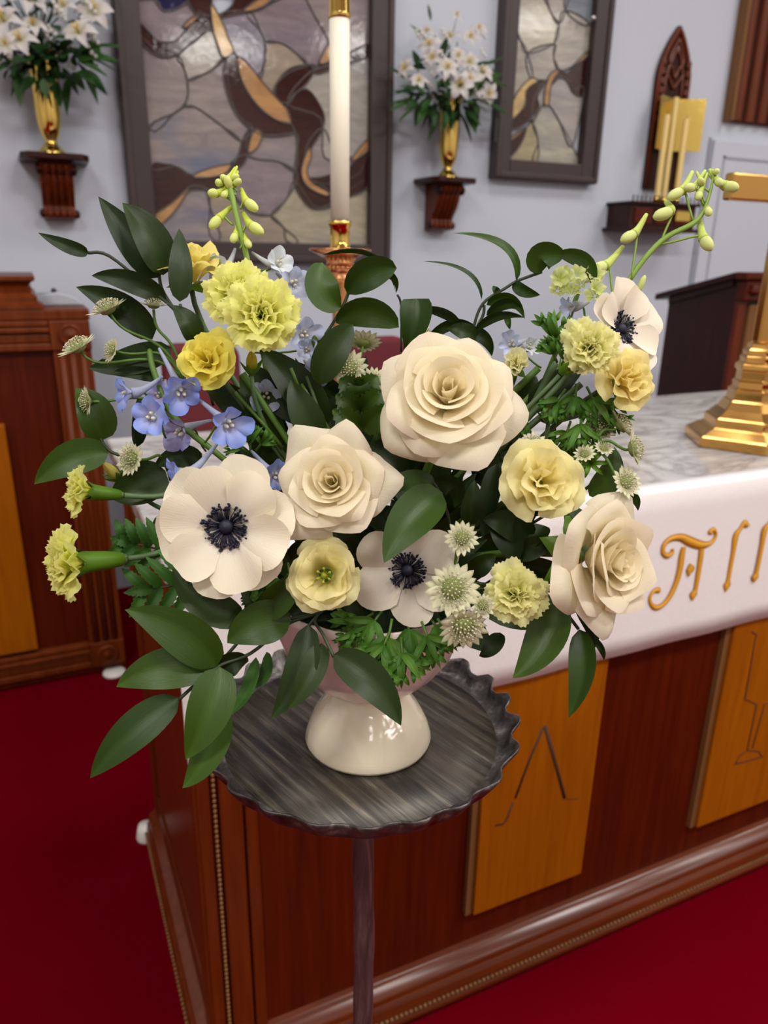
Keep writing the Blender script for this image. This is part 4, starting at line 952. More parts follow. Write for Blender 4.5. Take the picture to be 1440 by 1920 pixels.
def floret(root, px, py, d, face, rad, kind='b', seed=1, spur=(0, 0), opn=1.0, stem=None):
    rnd = random.Random(seed); pos = at(px, py, d); dr = cdir(*face); Mh = headM(pos, dr, rnd.uniform(0, 6), rad/.017); ca, cb = DB[kind]
    I = WM[root.name].inverted() @ Mh
    back = pos-dr*.008; sp = at(px+spur[0], py+spur[1], d+.012)
    fl = MB().tube(bez(pos-dr*.001, back, back+(sp-back)*.5, sp, 8), [.0044, .0042, .0036, .0030, .0025, .0021, .0018, .0015, .0010], 8, col=lc(cb, srgb(190, 190, 180), .6)).build('floret', M['pet_blue'], root)
    for i in range(5):
        pm = petal(i*2*pi/5+rnd.uniform(-.15, .15), .74, .003, .0175*rnd.uniform(.82, 1.12), .62*opn, 1.15*opn, nu=9, nv=7, edge=.35, ep=2.4, ruf=.0022, rn=1.4, ph=rnd.uniform(0, 6), wn=.6, c0=ca, c1=cb, cpow=.8)
        pm.v = [I @ v for v in pm.v]; pm.build('petal', M['pet_blue'], fl, True)
    mb = MB()
    for i in range(3):
        a = i*2.1; mb.ball(Vector((.0025*cos(a), .0025*sin(a), .004)), (.0018, .0018, .0035), 6, 5, col=srgb(236, 232, 214))
    mb.v = [I @ v for v in mb.v]; mb.build('white_bee', M['pet_blue'], fl, True)
    if stem: MB().tube(bez(back, back-dr*.008, (back+stem)/2+Vector((0, 0, -.004)), stem, 8), .0009, 5).build('pedicel', M['stem'], root)
def bud(root, px, py, tx, ty, d, rad, stem=None, spur=None, c=srgb(206, 222, 120)):
    a = at(px, py, d); b = at(tx, ty, d-.004); x = (b-a).normalized(); L = (b-a).length
    mb = MB(); mb.ball((a+b)/2, (rad*.86, rad*.86, L*.66), 9, 7, ax=x, col=lc(c, srgb(244, 244, 190), .4)); o = mb.build('bud', M['bud'], root)
    sp = at(*spur, d+.006) if spur else a-x*L*.9
    MB().tube(bez(a+x*L*.12, a-x*L*.15, (a+sp)/2-x*L*.1, sp, 6), [rad*.80, rad*.70, rad*.60, rad*.52, rad*.46, rad*.40, rad*.30], 7, col=c).build('spur', M['bud'], o)
    if stem: MB().tube(bez(a, a-x*.006, (a+stem)/2, stem, 8), .0010, 5).build('pedicel', M['stemg'], root)
# ---- leaves
def leaf(root, bx, by, tx, ty, w, d0, d1=None, mat='leaf', bend=(0, 0), dbend=-.006, roll=0.0, fold=.22, pw=.72, name='leaf', nv=14, ser=0.0, twist=0.0, tipc=None):
    d1 = d0 if d1 is None else d1
    a = at(bx, by, d0); b = at(tx, ty, d1); m = at((bx+tx)/2+bend[0], (by+ty)/2+bend[1], (d0+d1)/2+dbend)
    c = m*2-(a+b)*.5; dm = (d0+d1)/2; hw = w*.5/FPX*dm
    rows, uvs, cols = [], [], []; nu = 7
    C = [a*(1-s)**2+c*2*s*(1-s)+b*s*s for s in [j/(nv-1) for j in range(nv)]]
    for i in range(nu):
        u = -1+2*i/(nu-1); row, uu, cc = [], [], []
        for j in range(nv):
            s = j/(nv-1); T = (C[min(j+1, nv-1)]-C[max(j-1, 0)]).normalized()
            V = (CO-C[j]).normalized(); Y = V.cross(T).normalized(); Z = T.cross(Y)
            ang = roll+twist*(s-.4); Yr = Y*cos(ang)+Z*sin(ang); Zr = Z*cos(ang)-Y*sin(ang)
            eb, et = (.55, .92) if pw < .8 else ((.62, .62) if pw < 1.1 else (1.0, .38))
            sm = eb/(eb+et); wp = hw*((max(s, 1e-6)/sm)**eb)*(((1-s)/(1-sm))**et)
            if ser and 0 < j < nv-1 and i in (0, nu-1): wp *= 1+ser*(1 if j % 2 else -1)
            row.append(C[j]+Yr*(u*wp)+Zr*((abs(u)**1.3)*wp*fold-wp*.06*cos(u*3)))
            uu.append((u*.5+.5, s)); k = 1.0+.18*max(0, 1-abs(u)*6)
            if s > .86: k *= 1+.5*(s-.86)/.14
            cc.append((k, k, k))
        rows.append(row); uvs.append(uu); cols.append(cc)
    mb = MB(); mb.grid(rows, cols, uvs); return mb.build(name, M[mat], root)
def sprig(name, label, cat, stems, group=None, mat='stemd', r=.0013):
    base = at(*stems[0][0]); g = thing(name, label, cat, base, group)
    for st in stems:
        P = [at(*p) for p in st]; MB().tube(catmull(P, 5, False), r, 6).build('stem', M[mat], g)
    return g
# ================================================================= the arrangement
R_ = math.radians
# roses
rose('largest white garden rose, fully open at the top centre of the arrangement', 838, 756, .535, (-.02, .34, .94), .0585, .4, 2, 27, 1.0, .15)
rose('white garden rose beside the big anemone, in the middle of the arrangement', 628, 910, .535, (-.10, .15, .98), .0455, 1.2, 5, 25, .90, .24)
rose('white garden rose turned right at the lower right of the arrangement', 1112, 1046, .555, (.60, -.06, .78), .0580, 2.2, 9, 25, .78, .2)
# anemones
anem('big flat white anemone with navy centre at the left front', 427, 987, .525, (-.10, -.06, 1), .0515, .3, 3)
anem('smaller shaded white anemone drooping above the bowl at the centre', 763, 1068, .560, (.02, -.10, 1), .0430, .6, 7, ((6, 1.0, 1.32),), srgb(240, 230, 212), .76, nar=.04, edge=.42, ep=2.0, ruf=.005)
anem('white anemone facing right at the upper right beside the lime carnation', 1160, 618, .590, (.55, .10, .82), .0420, .2, 11, ((5, 1.0, 1.15), (4, .9, 1.05)), WG)
# lisianthus
Y1, Y2 = srgb(252, 230, 104), srgb(254, 242, 156)
lisi('yellow lisianthus seen from the side at the top left', 356, 518, .60, (.05, .80, .55), .0330, .2, 4, 14, .80, Y1, Y2)
lisi('bright yellow ruffled lisianthus under the lime carnations', 394, 684, .56, (-.15, .25, .95), .0245, .8, 6, 17, .95, srgb(248, 222, 50), srgb(253, 242, 120))
lisi('pale yellow open lisianthus with green centre below the white rose', 610, 1078, .535, (-.02, .05, 1), .0265, .5, 8, 13, .95, srgb(252, 234, 140), srgb(254, 245, 190), green=True)
lisi('pale yellow lisianthus at centre right above the small lime carnation', 1010, 906, .535, (.15, .10, .97), .0325, 1.5, 10, 17, .95, srgb(252, 234, 140), srgb(254, 245, 186))
lisi('peach-yellow lisianthus below the upper right anemone', 1163, 716, .565, (.35, .05, .93), .0255, .9, 12, 15, .9, srgb(253, 224, 112), srgb(254, 241, 172))
lisi('small cream lisianthus bud beside the largest rose', 967, 688, .575, (-.15, .25, .9), .0158, .3, 14, 13, .42, srgb(240, 232, 150), srgb(246, 242, 196))
# carnations
carn('upper lime green carnation, behind its twin at top left', 452, 560, .575, (-.15, .35, .9), .0285, .3, 21)
carn('front lime green carnation of the pair at top left', 492, 596, .545, (.05, .2, .97), .0305, 1.4, 22, 34)
carn('pale lime carnation facing left, upper of the two at the left edge', 168, 922, .555, (-.86, .10, .5), .0215, .2, 23, 26, opn=.85, end=at(330, 962, .60))
carn('pale lime carnation facing left, lower of the two at the left edge', 150, 1055, .545, (-.80, -.05, .58), .0300, .9, 24, 30, opn=.95, end=at(330, 1040, .60))
carn('pale lime carnation next to the upper right anemone', 1102, 656, .560, (.05, .05, 1), .0245, .5, 25, 28, srgb(234, 238, 110), srgb(252, 248, 190))
carn('pale lime carnation at the lower right above the hanging leaves', 962, 1112, .535, (.05, .0, 1), .0245, .1, 26, 28, srgb(230, 236, 100), srgb(251, 247, 186))
# astrantia
T1, T2, T3 = at(345, 715, .60), at(330, 800, .60), at(640, 830, .63)
for a in [
 ('astrantia head seen from the side, topmost at the left', 204, 583, .575, (-.35, .80, .40), .0158, 0, 31, 18, T1),
 ('astrantia head facing up beneath the upright dark leaf', 288, 575, .585, (.05, .95, .25), .0112, .3, 32, 16, T1),
 ('side-on astrantia head at the far left above the blue florets', 148, 655, .565, (-.40, .75, .45), .0158, .1, 33, 18, T1),
 ('small astrantia head tilted left between the dark leaves', 212, 657, .575, (-.65, .15, .72), .0105, .1, 34, 16, T1),
 ('narrow astrantia head lying against the broad left leaf', 166, 753, .565, (-.70, -.05, .55), .0118, .1, 35, 16, T2),
 ('astrantia head with purple-tinged bracts left of the big anemone', 249, 861, .565, (-.45, .05, .85), .0138, .1, 36, 16, at(320, 900, .6)),
 ('grey-green astrantia head facing front behind the largest rose', 655, 692, .585, (-.05, -.12, 1), .0150, .2, 37, 17, T3),
 ('astrantia head seen from behind, above the grey-green one', 681, 645, .600, (.10, .80, -.35), .0150, .1, 38, 16, T3),
 ('half-hidden astrantia head tucked behind the left of the largest rose', 700, 716, .600, (.15, .1, .95), .0125, .1, 39, 16, T3),
 ('shaded astrantia head peeping over the top of the largest rose', 792, 634, .610, (.25, .55, .7), .0135, .1, 40, 16, T3),
 ('small green astrantia head right of the drooping anemone', 866, 1010, .525, (-.10, .12, 1), .0122, .1, 41, 17, at(850, 1090, .56)),
 ('large pale astrantia head overlapping the drooping anemone', 848, 1104, .520, (.05, .05, 1), .0185, .1, 42, 20, None),
 ('pale astrantia head lowest of the cluster over the bowl rim', 868, 1172, .525, (.15, -.45, .85), .0180, .1, 43, 19, None),
 ('small astrantia bud against the lower right lime carnation', 905, 1135, .520, (.25, .05, .95), .0092, .1, 44, 14, None),
 ('dark astrantia head half hidden behind the turned white rose', 1052, 1120, .575, (.2, -.3, .9), .0135, .1, 45, 15, None),
 ('dull astrantia head wedged between the largest rose and yellow bloom', 1000, 836, .570, (.2, .5, .8), .0120, .1, 46, 15, None),
]:
    astr(a[0], a[1], a[2], a[3], a[4], a[5], a[6], a[7], a[8], end=a[9])
J = at(1106, 868, .575)
for a in [
 ('side-on astrantia head uppermost in the right-hand cluster', 1162, 800, .570, (.75, .55, .25), .0140, .1, 51, 18, J),
 ('outermost astrantia head of the right-hand cluster over the marble', 1184, 842, .560, (.85, .15, .40), .0150, .1, 52, 19, J),
 ('lowest astrantia head of the right-hand cluster above the turned rose', 1172, 905, .555, (.35, .25, .85), .0125, .1, 53, 17, J),
 ('tiny astrantia bud at the left of the right-hand cluster', 1096, 852, .565, (-.25, .5, .8), .0085, .1, 54, 14, J),
 ('tiny astrantia bud in the middle of the right-hand cluster', 1132, 842, .565, (.1, .65, .7), .0080, .1, 55, 14, J),
 ('pale astrantia head facing front above the right-hand cluster', 1124, 800, .580, (.1, .2, .95), .0135, .1, 56, 17, J)]:
    astr(a[0], a[1], a[2], a[3], a[4], a[5], a[6], a[7], a[8], end=a[9], back=.012)
g = thing('branching_sprig', 'branching green sprig joining the right-hand astrantia cluster', 'foliage', J)
MB().tube(bez(J, at(1070, 895, .585), at(1000, 950, .60), VM, 10), .0018, 6).build('stem', M['stem'], g)
for i in range(7):
    a = i*.9; leaf(g, 1106, 868, 1106+42*cos(a), 868+30*sin(a), 9, .573, .57, 'calyx', name='bract')
# delphinium
g = thing('delphinium', 'blue delphinium stem with open florets at the left', 'delphinium', at(440, 860, .6))
MB().tube(catmull([at(470, 900, .60), at(400, 845, .58), at(330, 785, .575), at(290, 700, .58), at(280, 655, .585)], 6, False), [.0024]*24+[.0014], 7).build('stem', M['stem'], g)
for (px, py, d, f, rad, k, sp, se) in [
 (245, 738, .562, (-.8, -.15, .55), .0145, 'b', (60, -32), 1), (338, 731, .555, (.35, -.55, .75), .0165, 'b', (-40, -78), 2), (287, 781, .545, (-.1, -.1, 1), .0158, 'b', (30, 10), 3),
 (342, 806, .575, (-.45, -.45, .7), .0165, 'v', (55, -18), 4), (425, 792, .548, (.55, -.40, .72), .0165, 'b', (-55, -45), 5), (346, 889, .542, (-.85, -.25, .45), .0140, 'b', (66, -64), 6),
 (516, 890, .565, (.5, -.2, .8), .0135, 'b', (-45, -45), 7), (500, 742, .60, (.1, -.2, .95), .0150, 'p', (-20, -30), 8), (300, 742, .58, (-.2, .2, .9), .0110, 'v', (10, -30), 9)]:
    floret(g, px, py, d, f, rad, k, se, sp, .95, at(px+(sp[0]*.8 or 20), py+40, d+.03))
g = thing('delphinium', 'delphinium spike with green buds standing up before the large stained window', 'delphinium', at(470, 560, .60))
MB().tube(catmull([at(500, 700, .62), at(478, 580, .61), at(464, 490, .605), at(449, 430, .60), at(430, 345, .60)], 6, False), [.0024]*24+[.0018], 7).build('stem', M['stemg'], g)
S = lambda x, y: at(x, y, .601)
for b in [(462, 378, 480, 392, 5.2), (412, 408, 396, 425, 5.0), (470, 422, 490, 436, 5.6), (408, 363, 392, 362, 4.6), (432, 352, 424, 332, 4.4), (440, 345, 450, 338, 3.6), (414, 345, 406, 340, 3.8), (424, 362, 418, 368, 3.6), (442, 440, 436, 452, 4.2), (462, 452, 468, 462, 3.8), (424, 338, 415, 330, 3.4), (436, 336, 446, 330, 3.4)]:
    bud(g, b[0], b[1], b[2], b[3], .600, b[4]/1000*.95, S(lerp(b[0], 446, .75), b[1]+14), (lerp(b[0], 448, .7), b[1]-24), srgb(214, 228, 90))
for (px, py, rad, k, sp, f, se) in [(520, 495, .0125, 'w', (-48, -22), (.6, .1, .75), 11), (548, 530, .0140, 'p', (-30, -18), (.5, -.25, .8), 12), (568, 625, .0145, 'p', (-30, -25), (.4, -.4, .8), 13), (416, 502, .0120, 'p', (25, -36), (-.5, -.2, .8), 14), (590, 700, .0120, 'p', (-20, -25), (.2, -.2, .9), 15), (575, 655, .0095, 'p', (-20, -25), (.2, -.2, .9), 16)]:
    floret(g, px, py, .598, f, rad, k, se, sp, .95, at(468, py+5, .603))
g = thing('delphinium', 'delphinium spike with pale green buds leaning to the upper right', 'delphinium', at(1150, 610, .61))
MB().tube(catmull([at(1040, 760, .62), at(1120, 640, .61), at(1180, 525, .60), at(1240, 452, .598), at(1305, 415, .597), at(1328, 372, .597), at(1338, 325, .597)], 6, False), [.0022]*24+[.0020, .0018, .0017, .0016, .0015, .0014, .0013, .0012, .0012, .0011, .001, .001, .001], 7).build('stem', M['stemg'], g)
for b in [(1258, 396, 1230, 406, 6.2, 1248, 378, 1240, 452), (1190, 438, 1168, 450, 5.6, 1212, 402, 1184, 525), (1318, 446, 1332, 466, 6.0, 1312, 410, 1240, 458), (1358, 348, 1382, 353, 5.6, 1330, 325, 1338, 330),
          (1278, 358, 1256, 370, 5.4, 1298, 322, 1300, 415), (1136, 498, 1112, 506, 6.0, 1168, 462, 1150, 560), (1300, 352, 1286, 352, 4.6, 1322, 320, 1320, 385), (1312, 362, 1308, 372, 4.0, 1326, 325, 1322, 380), (1344, 338, 1352, 346, 4.2, 1330, 318, 1336, 340), (1326, 392, 1330, 402, 4.0, 1316, 380, 1322, 385), (1316, 345, 1312, 335, 3.4, 1306, 322, 1330, 360), (1340, 324, 1346, 320, 3.2, 1334, 318, 1336, 335), (1196, 548, 1208, 520, 3.2, 1190, 560, 1180, 530)]:
    bud(g, b[0], b[1], b[2], b[3], .597, b[4]/1000*.95, at(b[7], b[8], .598), (b[5], b[6]), srgb(206, 222, 116))
for (px, py, rad, k, sp, f, se) in [(1075, 575, .0105, 'p', (30, -10), (-.8, -.2, .5), 21), (962, 645, .0130, 'p', (30, -10), (-.4, -.1, .85), 22), (990, 650, .0100, 'w', (20, -10), (.3, -.1, .85), 23)]:
    floret(g, px, py, .60, f, rad, k, se, sp, .6, at(px+25, py+40, .61))
# pale green stock cluster
g = thing('green_floret_spike', 'cluster of small pale green florets below the right delphinium spike', 'flower', at(1085, 545, .60))
rnd = random.Random(4)
for i in range(13):
    x, y = 1062+rnd.uniform(-20, 60), 540+rnd.uniform(-28, 26)
    f = headM(at(x, y, .60-rnd.uniform(0, .02)), cdir(rnd.uniform(-.7, .5), rnd.uniform(-.1, .6), .7), rnd.uniform(0, 6), 1.0)
    mb = MB()
    for j in range(5):
        p = petal(j*1.2566, .6, .0012, .0085, .5, 1.2, nu=7, nv=5, edge=.3, ep=2, ruf=.0012, rn=1.5, ph=j, wn=.6, c0=srgb(196, 214, 96), c1=srgb(236, 240, 180))
        mb.add([WM[g.name].inverted() @ f @ v for v in p.v], p.f, p.c, p.uv)
    mb.build('floret', M['pet_lime'], g, True)
MB().tube([at(1085, 545, .61), at(1060, 620, .615), at(1000, 760, .63)], .002, 6).build('stem', M['stem'], g)
# closed yellow buds
def cbud(label, px, py, d, rad, c, tip=(0, -20)):
    p = at(px, py, d); dr = (at(px+tip[0], py+tip[1], d-.004)-p).normalized(); g = thing('flower_bud', label, 'flower bud', headM(p, dr))
    for i in range(5):
        petal(i*1.2566, 1.0, rad*.15, rad*2.5, .75, -.65, 1.0, nu=7, nv=8, edge=.2, wn=.8, c0=lc(c, (.25, .35, .05), .5), c1=c).build('petal', M['pet_yel'], g, True)
    sepals(g, 5, rad*1.3, .002, 'calyx', .9, .4, -rad*.1, rad*.2)
    pstem(g, p, dr, .0018, 'stemb')
cbud('closed yellow-green bud below the bright yellow lisianthus', 472, 702, .575, .0085, srgb(214, 196, 60))
cbud('closed olive-yellow bud right of the largest rose', 1028, 790, .590, .0085, srgb(180, 160, 60))
cbud('fat lime bud at the foot of the upper right carnation', 1052, 700, .560, .0085, srgb(176, 208, 40), (22, -24))
cbud('small yellow-green bud deep behind the astrantia', 640, 700, .62, .0085, srgb(216, 216, 130))
cbud('pale yellow petal bud peeping out beside the left astrantia', 226, 900, .590, .0085, srgb(238, 220, 120), (-14, -14))
# ------------------------------------------------------------------ ruscus sprigs
g = sprig('ruscus_sprig', 'dark ruscus sprig with pointed upright leaves at the top left', 'foliage', [[(400, 760, .62), (362, 640, .60), (330, 585, .59), (285, 545, .585), (205, 480, .58), (165, 474, .578)], [(330, 585, .59), (305, 545, .588), (298, 515, .588)], [(345, 612, .59), (338, 570, .588)]])
for a in [(300, 520, 184, 368, 62, .588, .575, (8, 10), .0), (306, 516, 229, 380, 68, .578, .568, (14, -4), .25), (337, 566, 336, 428, 44, .562, .566, (2, 0), .0), (312, 562, 171, 517, 42, .588, .575, (0, -12), .1),
          (166, 474, 71, 436, 26, .578, .572, (6, 6), .1), (286, 636, 142, 538, 58, .600, .59, (14, -10), -.1), (322, 652, 165, 690, 56, .605, .59, (0, 8), .3), (364, 642, 322, 572, 44, .575, .57, (10, -2), .3), (300, 712, 205, 702, 26, .60, .59, (0, -8), .2)]:
    leaf(g, *a[:7], bend=a[7], roll=a[8], mat='leafd')
g = sprig('ruscus_sprig', 'ruscus sprig with broad leaves reaching out at the left middle', 'foliage', [[(340, 960, .61), (280, 900, .60), (240, 862, .585), (205, 845, .58), (188, 822, .578)]])
for a in [(190, 826, 142, 728, 68, .578, .57, (10, -6), .15), (204, 850, 64, 908, 66, .578, .565, (-4, -16), .2), (310, 882, 205, 932, 78, .592, .585, (0, 4), .1), (258, 838, 262, 738, 32, .60, .595, (0, 0), .5), (380, 866, 288, 876, 44, .598, .59, (0, -14), .2), (318, 968, 285, 1005, 34, .6, .595, (0, 0), .2)]:
    leaf(g, *a[:7], bend=a[7], roll=a[8], mat='leafd' if a[0] > 205 else 'leaf')
g = sprig('ruscus_sprig', 'glossy ruscus sprig cascading over the stand at the lower left', 'foliage', [[(640, 1130, .62), (590, 1152, .585), (540, 1170, .565), (470, 1225, .55), (405, 1252, .542), (335, 1312, .535)], [(450, 1200, .555), (405, 1252, .545)], [(590, 1152, .585), (545, 1160, .57)]])
for a in [(407, 1250, 234, 1143, 84, .541, .525, (16, -12), -.1, .1), (402, 1254, 218, 1288, 78, .543, .53, (-8, -16), .1, .1), (412, 1250, 348, 1424, 84, .533, .520, (10, 0), .0, .25), (336, 1308, 169, 1459, 72, .536, .520, (-10, -4), .2, .15), (414, 1322, 342, 1478, 66, .545, .53, (14, 8), .2, .15),
          (408, 1258, 466, 1240, 48, .548, .555, (0, -8), .4, .3), (546, 1158, 426, 1206, 82, .552, .54, (-6, -10), .0, .15), (460, 1160, 324, 1066, 66, .548, .535, (-12, 16), .1, .2), (486, 1152, 564, 1068, 58, .552, .545, (4, 6), .0, .3), (512, 1152, 448, 1082, 54, .565, .555, (0, 0), .1, .2)]:
    leaf(g, *a[:7], bend=a[7], roll=a[8], fold=a[9], mat='leafd' if a[0] in (460, 512, 408) else 'leaf')
for a in [(480, 1232, 418, 1346, 34, .58, .57), (500, 1222, 470, 1290, 30, .585, .58)]: leaf(g, *a, bend=(14, 10), roll=.7, mat='fern')
g = sprig('ruscus_sprig', 'dark ruscus leaves hanging in front of the blush bowl', 'foliage', [[(640, 1120, .60), (592, 1158, .56), (606, 1190, .545), (626, 1232, .538)], [(592, 1158, .56), (575, 1178, .555)]])
for a in [(578, 1170, 508, 1346, 60, .552, .54, (16, 10), .15), (604, 1206, 540, 1330, 50, .548, .535, (8, 2), .1), (624, 1228, 752, 1361, 70, .538, .525, (12, -14), .0)]:
    leaf(g, *a[:7], bend=a[7], roll=a[8], mat='leafd')
g = sprig('ruscus_sprig', 'bright glossy ruscus sprig at the centre front over the anemone', 'foliage', [[(850, 1020, .58), (838, 960, .555), (818, 912, .545), (800, 895, .545)]])
leaf(g, 828, 922, 720, 1056, 84, .538, .508, bend=(-6, -12), roll=.1)
leaf(g, 818, 908, 698, 964, 40, .545, .535, bend=(-4, -30), roll=.5)
leaf(g, 812, 905, 852, 952, 44, .550, .555, bend=(22, -14), roll=.5, mat='leafd')
leaf(g, 800, 930, 732, 905, 44, .565, .57, bend=(0, 12), roll=.3, mat='leafd')
g = sprig('ruscus_sprig', 'ruscus sprig with rounded backlit leaves in front of the brass candlestick', 'foliage', [[(560, 760, .63), (585, 665, .61), (610, 628, .60), (640, 580, .595), (655, 545, .593)]])
leaf(g, 640, 578, 604, 492, 64, .592, .59, bend=(-18, 8), roll=.2, pw=1.0)
leaf(g, 652, 552, 744, 503, 58, .590, .585, bend=(-8, -14), roll=.1, pw=.85)
leaf(g, 630, 606, 748, 614, 56, .588, .58, bend=(0, -26), roll=.25, pw=.85)
leaf(g, 600, 722, 662, 608, 62, .585, .58, bend=(-12, 0), roll=.1, mat='leafd', pw=.9)
leaf(g, 580, 660, 620, 645, 30, .61, .62, bend=(0, -6), roll=.2); leaf(g, 597, 652, 592, 628, 16, .60, .598, bend=(-4, 0), roll=.3)
leaf(g, 605, 478, 742, 548, 15, .597, .60, bend=(24, -36), roll=.9); leaf(g, 690, 500, 742, 550, 18, .60, .605, bend=(20, -8), roll=.7)
MB().tube(catmull([at(745, 553, .60), at(752, 575, .605), at(752, 660, .62)], 4, False), .001, 5).build('stem', M['stemd'], g)
g = sprig('ruscus_sprig', 'funnel-folded bright leaf sprig behind the largest rose', 'foliage', [[(760, 700, .62), (760, 650, .60), (766, 600, .598)]])
leaf(g, 760, 660, 780, 560, 60, .598, .590, bend=(6, 0), roll=.0, fold=.5, pw=1.25); leaf(g, 792, 578, 868, 632, 24, .60, .61, bend=(16, -12), roll=.7, mat='leafd'); leaf(g, 800, 640, 898, 618, 22, .615, .61, bend=(0, -22), roll=.4, mat='leafd')
leaf(g, 900, 640, 838, 616, 34, .61, .605, bend=(0, -6), roll=.3, mat='leafd'); leaf(g, 878, 618, 922, 668, 26, .61, .61, bend=(10, -8), roll=.3, mat='leafd')
g = sprig('ruscus_sprig', 'wiry ruscus sprig with curling thin leaves against the pale wall', 'foliage', [[(870, 700, .62), (886, 622, .605), (905, 570, .60), (948, 540, .598), (972, 526, .597), (1016, 510, .596)], [(895, 612, .604), (906, 590, .603), (908, 572, .602)]], r=.0012)
for a in [(903, 562, 792, 490, 13, (26, -16), .9), (968, 528, 850, 437, 22, (36, -20), .8), (962, 530, 1013, 553, 24, (-4, 4), .3), (912, 592, 982, 588, 24, (4, -22), .5), (892, 620, 984, 596, 20, (-4, -16), .5), (912, 572, 984, 598, 26, (8, -24), .4), (935, 552, 924, 536, 14, (0, 0), .2), (950, 585, 956, 618, 14, (0, 0), .4)]:
    leaf(g, a[0], a[1], a[2], a[3], a[4], .600, .592, bend=a[5], roll=a[6], mat='leafd' if a[4] in (13, 20) else 'leaf')
leaf(g, 1014, 512, 1060, 480, 52, .595, .590, bend=(-22, -14), roll=.1, pw=.9); leaf(g, 1046, 476, 1111, 542, 32, .59, .588, bend=(22, -16), roll=.3, pw=.6)
g = sprig('ruscus_sprig', 'dark hanging ruscus leaves below the turned white rose', 'foliage', [[(960, 1040, .60), (1020, 1110, .575), (1046, 1130, .565), (1085, 1180, .56)]])
leaf(g, 1044, 1122, 961, 1272, 76, .560, .545, bend=(16, 8), roll=.1); leaf(g, 1086, 1180, 1066, 1346, 52, .560, .550, bend=(16, -4), roll=.25); leaf(g, 938, 1186, 898, 1230, 34, .565, .56, bend=(4, 6), roll=.2, mat='leafd')
leaf(g, 1078, 1120, 1112, 1220, 40, .575, .575, bend=(14, -6), roll=.5, mat='leafd'); leaf(g, 1112, 1195, 1132, 1238, 14, .57, .57, bend=(6, 0), roll=.4)
g = sprig('ruscus_sprig', 'dark ruscus leaves at the right between yellow bloom and marble', 'foliage', [[(1000, 980, .61), (1080, 930, .59), (1112, 905, .585)]])
leaf(g, 1105, 930, 1152, 838, 52, .585, .58, bend=(14, 6), roll=.3); leaf(g, 1048, 860, 1112, 842, 52, .60, .595, bend=(0, -6), roll=.1, mat='leafd'); leaf(g, 1090, 955, 1060, 985, 40, .585, .58, roll=.2, mat='leafd'); leaf(g, 1165, 930, 1196, 958, 26, .575, .575, bend=(8, -12), roll=.6)
# inner greenery
rnd = random.Random(17)
g = thing('foliage_bed', 'mass of dark leaves packed between the flower stems', 'foliage', VM)
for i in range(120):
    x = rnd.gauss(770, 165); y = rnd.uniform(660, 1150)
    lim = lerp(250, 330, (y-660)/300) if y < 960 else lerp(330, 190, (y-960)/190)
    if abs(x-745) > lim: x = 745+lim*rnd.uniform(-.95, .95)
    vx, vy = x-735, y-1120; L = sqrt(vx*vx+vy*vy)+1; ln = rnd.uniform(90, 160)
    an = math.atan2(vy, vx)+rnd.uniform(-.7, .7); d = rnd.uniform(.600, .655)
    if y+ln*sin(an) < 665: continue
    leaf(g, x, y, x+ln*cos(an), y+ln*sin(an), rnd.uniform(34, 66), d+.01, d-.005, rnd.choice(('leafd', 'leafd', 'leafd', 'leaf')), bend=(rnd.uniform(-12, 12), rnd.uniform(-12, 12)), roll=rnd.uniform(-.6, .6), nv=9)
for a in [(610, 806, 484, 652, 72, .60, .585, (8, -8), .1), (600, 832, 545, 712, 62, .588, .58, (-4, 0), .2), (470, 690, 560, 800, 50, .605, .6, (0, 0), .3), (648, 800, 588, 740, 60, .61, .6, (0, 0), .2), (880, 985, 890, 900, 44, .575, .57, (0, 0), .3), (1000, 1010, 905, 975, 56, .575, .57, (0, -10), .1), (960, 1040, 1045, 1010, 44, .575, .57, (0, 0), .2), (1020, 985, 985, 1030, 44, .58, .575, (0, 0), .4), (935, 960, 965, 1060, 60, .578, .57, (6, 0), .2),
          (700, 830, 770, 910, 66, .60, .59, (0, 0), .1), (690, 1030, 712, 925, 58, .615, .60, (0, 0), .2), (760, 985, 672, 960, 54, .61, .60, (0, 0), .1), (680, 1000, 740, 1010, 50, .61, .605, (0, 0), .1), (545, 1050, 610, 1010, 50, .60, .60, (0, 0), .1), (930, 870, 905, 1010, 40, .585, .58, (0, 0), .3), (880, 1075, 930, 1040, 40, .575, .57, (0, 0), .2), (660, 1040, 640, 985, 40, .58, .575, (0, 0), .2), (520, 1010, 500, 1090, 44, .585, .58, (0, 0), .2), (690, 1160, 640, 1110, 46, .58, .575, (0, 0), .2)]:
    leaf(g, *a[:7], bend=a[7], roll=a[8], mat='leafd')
for st in [((600, 820), (545, 690)), ((640, 850), (565, 720)), ((560, 860), (455, 700)), ((620, 845), (575, 705)), ((900, 800), (1010, 690)), ((930, 850), (1070, 700)), ((960, 830), (1090, 720)), ((990, 780), (1042, 680)), ((860, 980), (1000, 880)), ((530, 840), (440, 735))]:
    a, b = at(*st[0], .60), at(*st[1], .585); MB().tube(bez(a, a*.66+b*.34+Vector((0, 0, .003)), a*.34+b*.66, b, 6), rnd.uniform(.0015, .003), 6).build('stem', M[rnd.choice(('stem', 'stemb', 'stem'))], g)
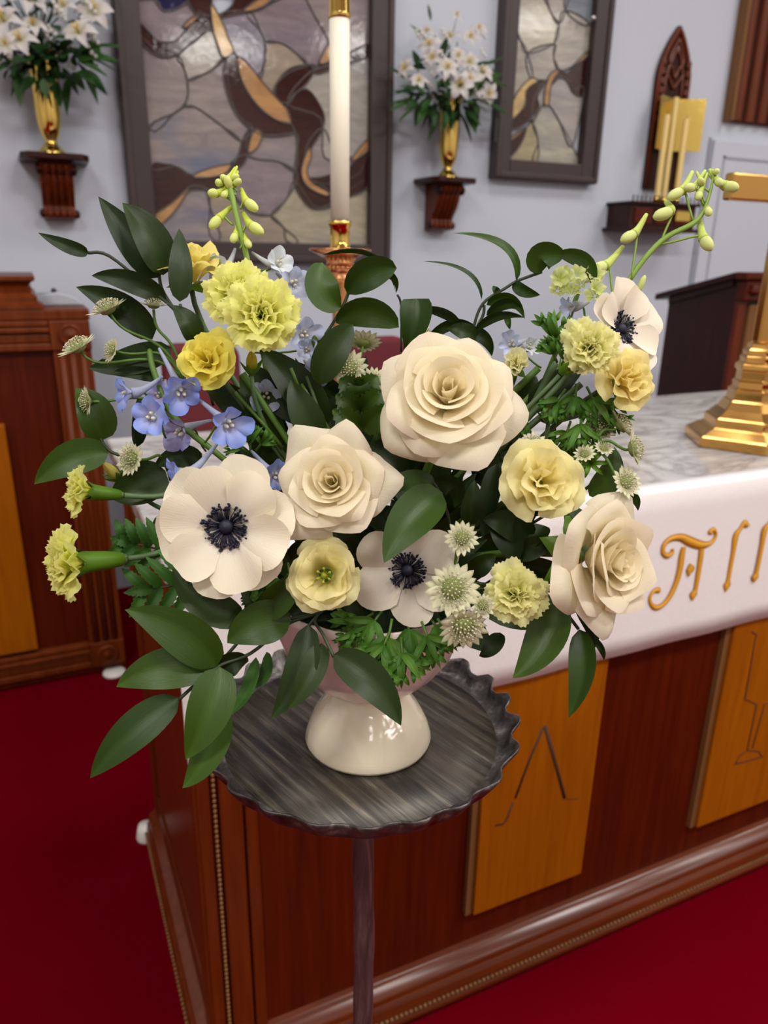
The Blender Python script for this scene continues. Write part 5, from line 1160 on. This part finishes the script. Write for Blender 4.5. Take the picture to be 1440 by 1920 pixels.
# serrated compound leaves
def compound(label, px, py, tx, ty, d, w, n=3, mat='fern', cat='foliage', ser=.16):
    g = thing('serrated_leaf', label, cat, at(px, py, d)); dx, dy = tx-px, ty-py; L = sqrt(dx*dx+dy*dy); nx, ny = -dy/L, dx/L
    MB().tube([at(px, py, d+.002), at(px+dx*.5, py+dy*.5, d), at(tx, ty, d)], .0008, 5).build('midrib', M['stemd'], g)
    for i in range(n):
        f = .12+.6*i/max(1, n-1) if n > 1 else .3
        bx, by = px+dx*f, py+dy*f; ll = L*lerp(.62, .42, i/max(1, n-1))
        for s in (-1, 1):
            leaf(g, bx, by, bx+dx/L*ll*.62+s*nx*ll*.75, by+dy/L*ll*.62+s*ny*ll*.75, w, d, d-.004, mat, ser=ser, nv=17, roll=.15*s, name='leaflet')
    leaf(g, px+dx*.62, py+dy*.62, tx, ty, w, d, d-.003, mat, ser=ser, nv=17, name='leaflet'); return g
compound('serrated dark green compound leaf left of the largest rose', 682, 822, 672, 706, .585, 50, 3, 'leaf')
compound('jagged green fern leaf behind the lower left carnation', 318, 1035, 205, 1008, .585, 22, 4, 'fern', ser=.10)
compound('serrated dark leaf pointing left under the big anemone', 380, 1090, 232, 1112, .575, 22, 4, 'fern', ser=.12)
# feathery anemone foliage
def feather(label, spots, seed, mat='herb'):
    rnd = random.Random(seed); g = thing('feathery_foliage', label, 'foliage', at(*spots[0][:3]))
    for (px, py, d, ang, L) in spots:
        bx, by = px, py
        MB().tube([at(px, py, d+.004), at(px+L*.5*cos(ang), py+L*.5*sin(ang), d)], .0011, 5).build('stalk', M['stem'], g)
        for k in range(5):
            a = ang+(k-2)*.42+rnd.uniform(-.15, .15); l = L*rnd.uniform(.55, .8); cx, cy = px+L*.32*cos(ang), py+L*.32*sin(ang)
            mb_ = []
            o = leaf(g, cx, cy, cx+l*cos(a), cy+l*sin(a), L*.17, d, d-rnd.uniform(-.006, .010), mat, bend=(rnd.uniform(-5, 5), rnd.uniform(-5, 5)), roll=rnd.uniform(-.5, .5), nv=8, name='lobe')
            for s in (-1, 1):
                ex, ey = cx+l*.55*cos(a), cy+l*.55*sin(a)
                leaf(g, ex, ey, ex+l*.42*cos(a+s*.55), ey+l*.42*sin(a+s*.55), L*.12, d, d-rnd.uniform(-.006, .008), mat, roll=rnd.uniform(-.5, .5), nv=6, name='lobe')
    return g
feather('feathery green anemone foliage spilling over the bowl rim', [(720, 1140, .565, 2.2, 90), (735, 1160, .555, 1.75, 110), (760, 1150, .56, 1.35, 95), (800, 1150, .56, .95, 85), (700, 1150, .57, 2.6, 85), (752, 1195, .545, 1.5, 95), (680, 1160, .565, 2.0, 70), (790, 1165, .55, 1.2, 90), (820, 1160, .555, 1.0, 70), (730, 1185, .548, 1.95, 80), (660, 1165, .57, 1.8, 60)], 3)
feather('light green feathery foliage below the upper right carnation', [(1080, 720, .575, 1.6, 70), (1100, 725, .575, 1.1, 80), (1060, 730, .575, 2.2, 70), (1120, 740, .58, .8, 70), (1090, 770, .572, 1.6, 75), (1040, 660, .565, -1.5, 80), (1045, 680, .565, -2.0, 55), (1050, 690, .565, -1.1, 50), (1070, 790, .58, 1.9, 60), (1000, 770, .59, 2.4, 60), (1135, 765, .585, 1.0, 60)], 5)
feather('green feathery tuft beneath the big anemone', [(520, 1060, .56, 1.8, 75), (500, 1075, .56, 2.3, 70), (540, 1055, .565, 1.4, 60), (490, 1100, .565, 1.9, 60)], 7)
feather('pale feathery tuft behind the blue florets', [(470, 850, .59, -1.6, 60), (480, 845, .59, -.9, 50), (465, 850, .59, -2.4, 50)], 9)
